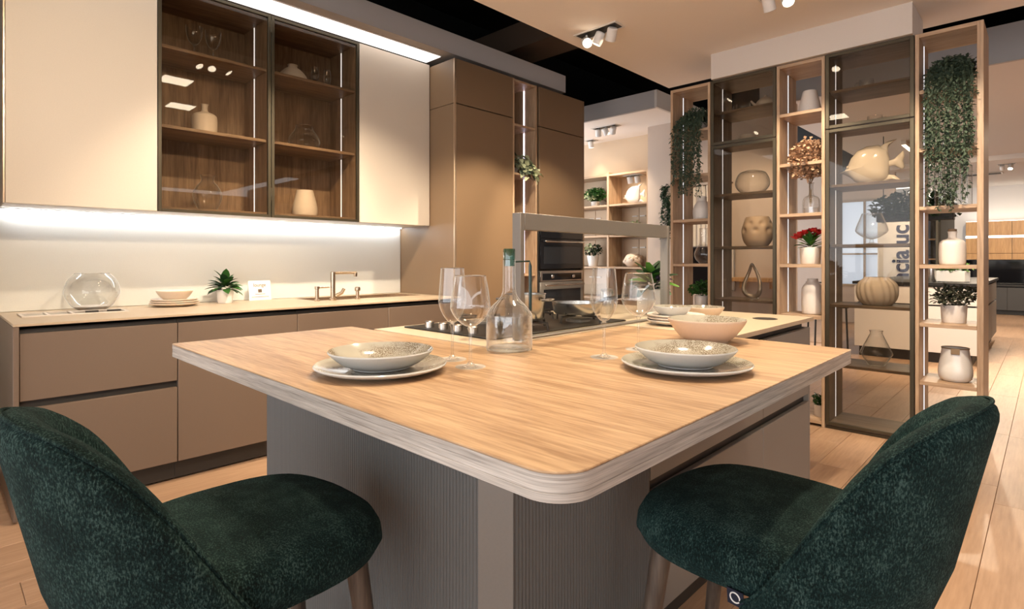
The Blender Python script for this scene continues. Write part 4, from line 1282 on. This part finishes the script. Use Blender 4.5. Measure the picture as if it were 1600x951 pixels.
def bush(t, n, c, rad, L, W, mat, seed, name='foliage'):
    r_ = random.Random(seed); m = MB()
    for i in range(n):
        while True:
            d = Vector((r_.uniform(-1, 1), r_.uniform(-1, 1), r_.uniform(-.7, 1)))
            if .25 < d.length < 1: break
        small_leaves(m, (c[0] + d.x * rad[0], c[1] + d.y * rad[1], c[2] + d.z * rad[2]), L, W, r_)
    o = stuff(m.build(name, mat, t, False))
    s = MB()
    for i in range(9):
        a = 2.4 * i
        s.tube([(c[0], c[1], c[2] - rad[2] * .95), (c[0] + math.cos(a) * rad[0] * .3, c[1] + math.sin(a) * rad[1] * .3, c[2]), (c[0] + math.cos(a) * rad[0] * .7, c[1] + math.sin(a) * rad[1] * .7, c[2] + rad[2] * .4)], .002, 5)
    s.build('stems', mat, t)
    return o
def vine(t, strands, mat, seed, leafL, step, mat2=None):
    """strands: lists of points; leaves sit along each"""
    r_ = random.Random(seed); m = MB(); s = MB()
    for pts in strands:
        pts = [Vector(p) for p in pts]
        s.tube(pts, .0013, 4, False)
        for a, b in zip(pts, pts[1:]):
            k = max(1, int((b - a).length / step))
            for i in range(k):
                q = a.lerp(b, i / k)
                for _ in range(2):
                    small_leaves(m, q + Vector((r_.uniform(-.01, .01), r_.uniform(-.01, .01), 0)), leafL * r_.uniform(.7, 1.2), leafL * .55, r_, down=True)
    stuff(m.build('foliage', mat, t, False)); stuff(s.build('stems', mat, t))

t = thing('potted_plant', 'small green plant with pointed leaves in a white pot on the long worktop', 'plant', (-4.07, 1.40, WZ))
pot(t, .052, .092, M['gloss'])
big_leaves(t, 38, .095, .092, .050, [M['leaf'], M['leafd']], 5, (8, 98))
t = thing('potted_plant', 'purple-flowered green plant in a square white pot on the stone counter', 'plant', (-1.545, 2.692, .9142), R(20))
pot(t, .066, .135, M['gloss'], square=True)
big_leaves(t, 30, .14, .105, .06, [M['leaf'], M['leafd'], M['leafl']], 6, (5, 100), pointed=False)
bush(t, 60, (.03, 0, .19), (.06, .06, .03), .03, .02, M['purple'], 4, 'flowers')
t = thing('potted_plant', 'round-leaved green shrub in a white pot in the oak column nearest the bronze cabinets', 'plant', (-2.155, DY, sz(2)))
pot(t, .062, .10, M['white'])
bush(t, 260, (0, 0, .145), (.105, .10, .065), .04, .03, M['leaf'], 8)
t = thing('potted_plant', 'bright red flowers in a white pot in the middle oak column', 'plant', (-1.300, DY, sz(3)))
pot(t, .073, .125, M['white'])
big_leaves(t, 22, .115, .10, .04, [M['leaf'], M['leafl']], 9, (10, 80))
def blossom(p, r, mat, t, n=10, seed=1):
    r_ = random.Random(seed); m = MB()
    for ring_, (k, el, s) in enumerate(((6, .25, 1.0), (5, .8, .8), (3, 1.25, .55))):
        for i in range(k):
            v, f = leaf_vs(r * s, r * .8 * s, .5, -.2, False)
            Mx = Matrix.Translation(p) @ Matrix.Rotation(i * 6.283 / k + ring_ * .5, 4, 'Z') @ Matrix.Rotation(-el, 4, 'Y')
            m.add([Mx @ Vector(q) for q in v], f)
    m.build('blossom', mat, t)
for i, (a, b, c) in enumerate(((-.11, -.03, .165), (-.07, -.06, .185), (-.03, -.05, .20), (.0, .02, .215), (.05, -.04, .215), (.085, .0, .20), (-.085, .03, .17), (.03, .06, .19), (-.05, .05, .20))):
    blossom((a * .8, b - .01, c + .022), .048, M['red'], t, seed=i)
t = thing('potted_plant', 'little succulent in a pale pot at the foot of the middle oak column', 'plant', (-1.225, DY - .02, sz(0)))
pot(t, .045, .085, M['matte'])
bush(t, 120, (0, 0, .12), (.055, .055, .05), .035, .018, M['leaf'], 12)
t = thing('dried_bouquet', 'bunch of dried orange-brown blossoms above the clear bottle vase', 'bouquet', (-1.300, DY - .02, sz(4) + .26))
bush(t, 1900, (-.005, -.03, .13), (.13, .15, .17), .028, .026, M['dried'], 13, 'blossoms')
m = MB()
for i in range(12):
    a = 2.4 * i
    m.tube([(.006 * math.cos(a), .02 + .006 * math.sin(a), -.20), (.008 * math.cos(a), .02 + .008 * math.sin(a), -.02), (.08 * math.cos(a), .07 * math.sin(a), .12)], .0016, 5)
m.build('stalks', M['rope'], t)
t = thing('potted_plant', 'dark bushy plant in a white pot in the free end oak column', 'plant', (-.448, DY, sz(2)))
pot(t, .070, .115, M['white'])
bush(t, 420, (0, 0, .165), (.125, .12, .07), .042, .020, M['leafb'], 15)
# trailing plants
def trailing(label, x, y, z, w, d, hang, n, mat, seed, leafL, cat='plant', clump=(.12, .12, .09), nb=500):
    t = thing('trailing_plant', label, cat, (x, y, z))
    MB().lathe([(0, 0), (.06, 0), (.075, .08), (.07, .08), (.055, .065), (0, .065)], 24).build('pot', M['matte'], t)
    bush(t, nb, (0, 0, .12), clump, leafL * 1.2, leafL * .7, mat, seed)
    r_ = random.Random(seed); st = []
    for i in range(n):
        sx = -w + 2 * w * (i + .5) / n + r_.uniform(-.01, .01)
        front = -d - r_.uniform(.012, .05)
        L = hang * r_.uniform(.45, 1.0)
        p = [(sx * .3, -.02, .10), (sx * .8, front * .55, .13 + r_.uniform(-.02, .03)), (sx, front, .02)]
        q = 3
        for k in range(1, q + 1):
            p.append((sx + r_.uniform(-.012, .012), front + r_.uniform(-.012, .006), .02 - L * k / q))
        st.append(p)
    vine(t, st, mat, seed, leafL, .013)
    return t
trailing('grey-green trailing plant spilling from the oak column nearest the bronze cabinets', -2.185, DY, sz(6) , .125, .18, .60, 26, M['leafv'], 21, .028, clump=(.13, .15, .085), nb=700)
trailing('big dark trailing plant spilling from the free end oak column', -.455, DY, sz(6), .125, .18, .84, 36, M['leafv'], 22, .028, clump=(.135, .15, .10), nb=1000)
t = thing('trailing_plant', 'pale variegated plant spilling out of the lit oak niche', 'plant', (-3.66, 3.81, 1.9955))
MB().lathe([(0, 0), (.045, 0), (.055, .07), (.05, .07), (.04, .055), (0, .055)], 24).build('pot', M['matte'], t)
r_ = random.Random(5)
mes = [MB().add(*leaf_vs(.062 + .012 * k, .042, .3, .35, False)).mesh('leaf', mt, True, 80) for k in range(2) for mt in (M['leafp'], M['leafp'], M['leafv'])]
for i in range(90):
    u = (i + .5) / 90
    o = bpy.data.objects.new('leaf', r_.choice(mes)); C.objects.link(o); o.parent = t
    px = .02 + .23 * u; pz = .16 - .10 * u - .16 * max(0, u - .45)
    o.location = (px + r_.uniform(-.04, .04), r_.uniform(-.10, .10) * (1 - .1 * u) + .03 * u, pz + r_.uniform(-.055, .055))
    o.rotation_euler = (r_.uniform(-.5, .5), r_.uniform(-.2, 1.0), r_.uniform(-1.4, 1.4))
m = MB()
for i in range(7):
    yy = -.08 + i * .027
    m.tube([(0, yy * .2, .06), (.06, yy * .6, .15), (.16, yy, .10), (.235, yy + .02, .02)], .002, 5)
m.build('stems', M['leafv'], t)
vz = thing('glass_vase', 'small clear glass vase low in the lit oak niche', 'vase', (-3.66, 3.77, 1.5402))
MB().lathe([(0, .001)] + smooth_prof([(.035, 0), (.05, .06), (.035, .14), (.045, .22)], 5), 28).build('body', M['glass2'], vz, True, 70)
vz = thing('glass_vase', 'small clear glass figure on the top shelf of the lit niche', 'vase', (-3.66, 3.75, 2.4402))
MB().lathe([(0, .001)] + smooth_prof([(.03, 0), (.04, .05), (.012, .10), (.02, .16), (.04, .22)], 5), 24).build('body', M['glass2'], vz, True, 70)

# ------------------------------------------------------------------ rooms behind: lit cubby wall
t = thing('cubby_shelf', 'pale honey-oak cubby shelf wall behind the glass pane frame', 'shelf unit', (-4.6, 6.28, 0))
for x in (-5.9, -5.09, -4.275, -3.675):
    wbox(t, 'divider', M['oak_l'], x, x + .03, 6.28, 6.60, 0, 2.37)
wbox(t, 'back_panel', M['beige'], -5.9, -3.645, 6.601, 6.618, 0, 2.37, 0)
for i, (a, b) in enumerate(((-5.06, -4.275), (-4.245, -3.675))):
    for z in (.03, .29, .70, 1.11, 1.53, 1.94, 2.345):
        wbox(t, 'shelf', M['oak_ls'], a, b, 6.285, 6.60, z - .025, z)
    for z in (.70, 1.11, 1.53):
        d = wbox(t, 'flap_door', M['beige'], a + .06, (a + b) / 2 - .003, 6.575, 6.598, z + .01, z + .37)
        d2 = wbox(t, 'flap_door', M['beige'], (a + b) / 2 + .003, b - .15 * i - .02, 6.575, 6.598, z + .01, z + .37)
        for dd, xx in ((d, (a + b) / 2 - .10), (d2, (a + b) / 2 + .02)):
            wbox(t, 'handle', M['paper'], xx, xx + .08, 6.56, 6.574, z + .25, z + .265).parent = dd
wbox(t, 'dark_panel', M['recess'], -3.82, -3.68, 6.56, 6.598, 1.12, 1.90)
GB = 'plants and ornaments on the cubby shelf wall'
t = thing('potted_plant', 'round dark green bush with pale blooms on the cubby shelf', 'plant', (-4.56, 6.42, 1.9405))
pot(t, .06, .07, M['white']); bush(t, 320, (0, 0, .15), (.17, .11, .10), .06, .04, M['leaf'], 31)
bush(t, 40, (-.02, -.09, .11), (.10, .05, .05), .05, .04, M['leafp'], 32, 'blooms')
t = thing('fish_figure', 'pale ceramic fish on the cubby shelf under the two stand-in lamps', 'figurine', (-3.935, 6.42, 1.9425))
fish(t, .92, M['gloss'])
t = thing('potted_plant', 'small pale-leaved plant just above the extractor frame beam', 'plant', (-3.96, 6.42, 1.5305))
pot(t, .05, .06, M['white']); bush(t, 160, (0, 0, .11), (.12, .10, .06), .05, .03, M['leafp'], 33)
t = thing('potted_plant', 'small flowering plant in a white tapered pot seen through the extractor frame', 'plant', (-4.585, 6.40, 1.1105))
pot(t, .085, .15, M['gloss'], .72); bush(t, 200, (0, 0, .22), (.13, .11, .08), .05, .03, M['leafd'], 34)
bush(t, 24, (-.01, -.09, .25), (.08, .04, .05), .05, .04, M['leafp'], 35, 'blooms')
t = thing('bubble_vase', 'pale knobbly bubble vase seen through the extractor frame', 'vase', (-3.955, 6.42, 1.1105))
m = MB().lathe([(0, 0)] + smooth_prof([(.07, 0), (.115, .05), (.12, .09), (.09, .15), (.05, .175)], 5) + [(.04, .17), (0, .16)], 32)
m.build('body', M['bisque'], t)
k_ = MB()
for i in range(14):
    a = 2.4 * i; z = .035 + .11 * ((i * 5) % 14) / 14; r = .108 if .05 < z < .11 else .092
    k_.lathe([(0, -.028), (.02, -.02), (.028, 0), (.02, .02), (0, .028)], 12, r * math.cos(a), r * math.sin(a), z)
k_.build('bumps', M['bisque'], t)
t = thing('hanging_garland', 'narrow dark green garland hanging on the warm plaster wall', 'garland', (-3.36, 6.20, 2.10))
r_ = random.Random(41)
vine(t, [[(r_.uniform(-.05, .05), r_.uniform(-.03, .03), 0)] + [(r_.uniform(-.07, .07), r_.uniform(-.03, .03), -.72 * k / 6 * r_.uniform(.85, 1)) for k in range(1, 7)] for _ in range(9)], M['leafd'], 42, .045, .022)
MB().tube([(0, .045, .02), (0, .0, .02), (0, 0, -.01)], .005, 6).build('hook', M['black_iron'], t)
GC = 'ceiling spotlights in front of the cubby wall'
spot_unit('triple white spotlight bar on the far ceiling before the cubby wall', -4.02, 5.88, 2.868, [((-4.5, 6.5, 1.2), 45, 70, .7), ((-3.9, 6.5, 1.6), 45, 70, .7), ((-4.6, 6.6, 2.0), 15, 70, .7)], 'X', GC)
spot_unit('single white spotlight standing in for a reflection close to the side of the oven cabinet', -4.62, 6.40, 2.868, [((-4.6, 6.6, 1.6), 8, 80, .7)], 'X', GC)  # made-up lamp in place of a spotlight mirrored in the wall
spot_unit('pair of tiny white lamps standing in for reflections in the top compartment of the cubby shelf', -3.96, 6.44, 2.317, [((-4.0, 6.55, 1.9), 2.5, 90, .7), ((-3.9, 6.55, 1.9), 2.5, 90, .7)], 'X', GC)  # lamps built for spotlight reflections in the back of the compartment
# plaster wall fittings
t = thing('curtain', 'cream pleated curtain panel on the plaster wall behind the dimpled vase', 'curtain', (-2.82, 6.22, 1.36))
rows = [[(-.24 + .48 * i / 60, .018 * math.sin(i * .9), z) for i in range(61)] for z in (0, .35, .70)]
m = MB().grid(rows); m.grid([[(p[0], p[1] + .008, p[2]) for p in r] for r in rows]); m.build('fabric', M['cream'], t, True, 80)
MB().tube([(-.27, 0, .705), (.27, 0, .705)], .010, 8).build('rail', M['steel'], t)
t = thing('wall_screen', 'black wall screen behind the grey loop sculpture', 'screen', (-2.93, 6.22, .85))
BX(-.12, .12, 0, .028, 0, .50, b=.004).build('bezel', M['black_iron'], t)
BX(-.11, .11, -.002, 0, .012, .488, b=0).build('panel', M['blackglass'], t)
t = thing('wall_panel', 'pale grey frosted panel beside the black wall screen', 'panel', (-2.66, 6.22, .85))
BX(-.13, .13, .0, .02, 0, .50, b=.003).build('frame', M['steel'], t)
BX(-.115, .115, -.003, 0, .015, .485, b=0).build('pane', M['bulkw'], t)
t = thing('wall_shelf', 'honey-oak wall shelf behind the pot of red flowers', 'shelf', (-2.28, 6.1, .97))
BX(-.26, .20, -.12, .145, 0, .04, b=.002).build('board', M['oak_far'], t)
MB().box(-.2, -.17, .12, .148, -.08, 0).box(.12, .15, .12, .148, -.08, 0).build('bracket', M['oak_far'], t)
# ------------------------------------------------------------------ second kitchen beyond the divider
t = thing('kitchen_island', 'white kitchen island with a dark worktop beyond the divider', 'cabinet', (-1.16, 8.1, 0))
wbox(t, 'plinth', M['recess'], -1.74, -.63, 8.16, 11.0, 0, .12)
wbox(t, 'body', M['recess'], -1.75, -.60, 8.13, 11.08, .121, .90)
wbox(t, 'front_panel', M['wall'], -1.78, -.57, 8.10, 8.125, .125, .66)
wbox(t, 'front_panel', M['wall'], -1.78, -.57, 8.10, 8.125, .68, .885)
for a, b in ((8.13, 9.1), (9.105, 10.08), (10.085, 11.06)):
    wbox(t, 'drawer', M['grey'], -.598, -.575, a, b, .125, .60)
    wbox(t, 'drawer', M['grey'], -.598, -.575, a, b, .625, .875)
wbox(t, 'worktop', M['black_iron'], -1.80, -.55, 8.08, 11.1, .901, .935)
t = thing('canister', 'silver cylinder on the dark worktop of the far island', 'canister', (-1.045, 8.42, .936))
MB().lathe([(0, 0), (.055, 0), (.057, .005), (.057, .17), (.05, .178), (0, .18)], 24).build('body', M['steel'], t)
MB().lathe([(0, .18), (.02, .18), (.02, .195), (0, .197)], 12).build('knob', M['steel'], t)
t = thing('planter', 'oblong white planter with yellow-green leaves on the far island', 'plant', (-.84, 8.55, .936), R(-20))
MB().prism([(-.15, -.06), (.15, -.06), (.15, .06), (-.15, .06)], 0, .135, .006).build('pot', M['gloss'], t)
bush(t, 220, (0, 0, .17), (.19, .08, .05), .05, .03, M['leafl'], 51)
t = thing('hanging_planter', 'dark leafy planter hanging over the far island', 'plant', (-1.30, 9.1, 1.72))
BX(-.42, .42, -.08, .08, 0, .12, b=.005).build('trough', M['black_iron'], t)
bush(t, 900, (0, 0, .17), (.50, .26, .22), .09, .06, M['leafd'], 52)
for sx in (-.35, .35): MB().tube([(sx, 0, .1), (sx, 0, 1.18)], .006, 6).build('hanger', M['black_iron'], t)
t = thing('sign_board', 'white standing sign with dark upright lettering beyond the divider', 'sign', (-1.87, 11.35, 0), R(12))
BX(-.27, .27, .0, .06, .02, 1.92, b=.006).build('board', M['paper'], t)
BX(-.25, .25, -.12, .2, 0, .02, b=.003).build('foot', M['steel'], t)
text(t, 'encia uc', .35, (.06, -.004, 1.22), (R(90), R(-90), 0), M['signink'], .006, bold=.008)
t = thing('bar_chair', 'thin dark chair at the far island behind the fish cabinet', 'chair', (-1.95, 7.55, 0), R(30))
for sx in (-.18, .18):
    for sy in (-.17, .17): MB().tube([(sx * .9, sy * .9, .63), (sx, sy, 0)], .011, 8).build('leg', M['black_iron'], t)
BX(-.19, .19, -.18, .18, .63, .66, b=.01).build('seat', M['black_iron'], t)
MB().tube([(-.17, .17, .65), (-.18, .2, .92), (.18, .2, .92), (.17, .17, .65)], .011, 8).build('backrest', M['black_iron'], t)
# far wall units
t = thing('wall_units', 'honey-oak wall cupboards on the far kitchen wall', 'cabinet', (.5, 16.6, 1.21))
wbox(t, 'body', M['recess'], -1.4, 3.4, 16.62, 16.98, 1.22, 2.06)
for i in range(6):
    a = -1.4 + .8 * i
    wbox(t, 'door', M['oak_far'], a + .004, a + .796, 16.6, 16.619, 1.21, 1.345)
    wbox(t, 'door', M['oak_far'], a + .004, a + .796, 16.6, 16.619, 1.352, 1.70)
    wbox(t, 'door', M['oak_far'], a + .004, a + .796, 16.6, 16.619, 1.75, 2.07)
wbox(t, 'led_grip', M['led_w'], -1.4, 3.4, 16.610, 16.617, 1.702, 1.748, 0)
t = thing('cove_light', 'bright strip on top of the far oak wall cupboards', 'light strip', (.5, 16.8, 2.071))
wbox(t, 'profile', M['spotw'], -1.4, 3.4, 16.70, 16.86, 2.0715, 2.08)
wbox(t, 'diffuser', M['led_w'], -1.4, 3.4, 16.71, 16.85, 2.0805, 2.084, 0)
t = thing('base_units', 'black and charcoal base units along the far kitchen wall', 'cabinet', (.5, 16.4, 0))
wbox(t, 'splash_panel', M['blackglass'], -1.5, 3.5, 16.94, 16.99, .66, 1.20)
wbox(t, 'worktop', M['black_iron'], -1.5, 3.5, 16.3, 16.93, .62, .66)
for i in range(6):
    wbox(t, 'door', plain('charcoal_lacquer', (.06, .057, .055), .5) if i == 0 else bpy.data.materials['charcoal_lacquer'], -1.5 + .835 * i, -1.5 + .835 * i + .83, 16.34, 16.36, .1, .60)
wbox(t, 'body', M['recess'], -1.5, 3.5, 16.365, 16.93, .1, .615)
wbox(t, 'plinth', M['black_iron'], -1.5, 3.5, 16.42, 16.93, 0, .1)
t = thing('tall_display', 'dark glazed tall display cabinet far behind the white jar bottle', 'cabinet', (-2.3, 14.6, 0))
wbox(t, 'back_panel', M['recess'], -3.1, -1.45, 15.0, 15.02, 0, 2.15)
for x in (-3.1, -2.4, -1.72): wbox(t, 'side_panel', M['frame'], x, x + .04, 14.6, 15.0, 0, 2.15)
for z in (.05, .9, 1.2, 1.62, 2.12):
    wbox(t, 'shelf', M['oak_ds'], -3.06, -1.72, 14.62, 15.0, z, z + .03)
wbox(t, 'pane', M['pane'], -3.06, -1.72, 14.605, 14.612, .08, 2.12, 0)
# daylit shop window
struct('wall_window', MB().box(-4.2, -3.0, 12.3, 12.4, 0, 2.9).box(-3.0, -2.05, 12.3, 12.4, 0, .7).box(-3.0, -2.05, 12.3, 12.4, 2.35, 2.9), M['pink'])
w1 = struct('window_1', MB().box(-3.0, -2.96, 12.28, 12.34, .7, 2.35).box(-2.09, -2.05, 12.28, 12.34, .7, 2.35).box(-2.96, -2.09, 12.28, 12.34, .7, .74).box(-2.96, -2.09, 12.28, 12.34, 2.31, 2.35).box(-2.55, -2.51, 12.28, 12.34, .74, 2.31).box(-2.96, -2.09, 12.28, 12.34, 1.30, 1.33), M['steel'])
for a, b in ((-2.96, -2.55), (-2.51, -2.09)):
    for c_, d_ in ((.74, 1.30), (1.33, 2.31)):
        BX(a, b, 12.33, 12.335, c_, d_, b=0).build('window_pane', M['daylight'], w1)
t = thing('air_vent', 'slotted white air vent in the far ceiling', 'vent', (-.95, 14.4, 2.899))
BX(-.3, .3, -.15, .15, -.012, 0, b=.003).build('frame', M['spotw'], t)
for i in range(5): BX(-.27, .27, -.125 + i * .055, -.095 + i * .055, -.016, -.0125, b=0).build('slat', M['recess'], t)
t = thing('ceiling_speaker', 'square white speaker plate in the far ceiling beside the end post', 'speaker', (-.62, 7.36, 2.899))
BX(-.10, .10, -.10, .10, -.010, 0, b=.003).build('plate', M['spotw'], t)
MB().lathe([(0, -.0105), (.06, -.0105), (.06, -.016), (0, -.02)], 24).build('grille', M['bisque'], t)
GF = 'spotlights on the far kitchen ceiling'
for k, (x, y) in enumerate(((-.55, 13.2), (.6, 9.2), (-1.0, 10.0))):
    spot_unit(('white spotlight pair on the far ceiling before the air vent', 'white spotlight pair over the open floor of the far kitchen', 'white spotlight pair over the dark worktop of the far island')[k], x, y, 2.898, [((x, y + 2.5, .8), 230, 90, .7), ((x - .2, y - 1.6, .3), 230, 100, .7)], 'X', GF)
spot_unit('added white spotlight pair on the far ceiling brightening the white island', -.7, 6.8, 2.898, [((-1.2, 8.1, .4), 220, 80, .7), ((.2, 7.6, 0), 220, 90, .7)], 'X', GF)  # extra pair, added to brighten the island front and the floor
t = thing('linear_light', 'long white linear lamp on the far ceiling', 'lamp', (-1.5, 11.0, 2.84))
wbox(t, 'casing', M['spotw'], -1.53, -1.47, 9.6, 12.0, 2.84, 2.8995)
wbox(t, 'diffuser', M['led_w'], -1.525, -1.475, 9.61, 11.99, 2.836, 2.8395, 0)
# navy tag sewn to the stool at the drawer side
tg = BX(-.017, .017, -.0012, .0012, -.032, .0, b=.0003).build('care_tag', M['navy'], s2)
tg.location = (-.246, .018, .556); tg.rotation_euler = (R(6), 0, R(-98)); tg['label'] = 'navy cloth tag'
MB().tube([(.010 * math.cos(2 * math.pi * i / 20), -.0016, -.015 + .010 * math.sin(2 * math.pi * i / 20)) for i in range(21)], .0014, 5, False).build('ring_mark', M['paper'], tg)
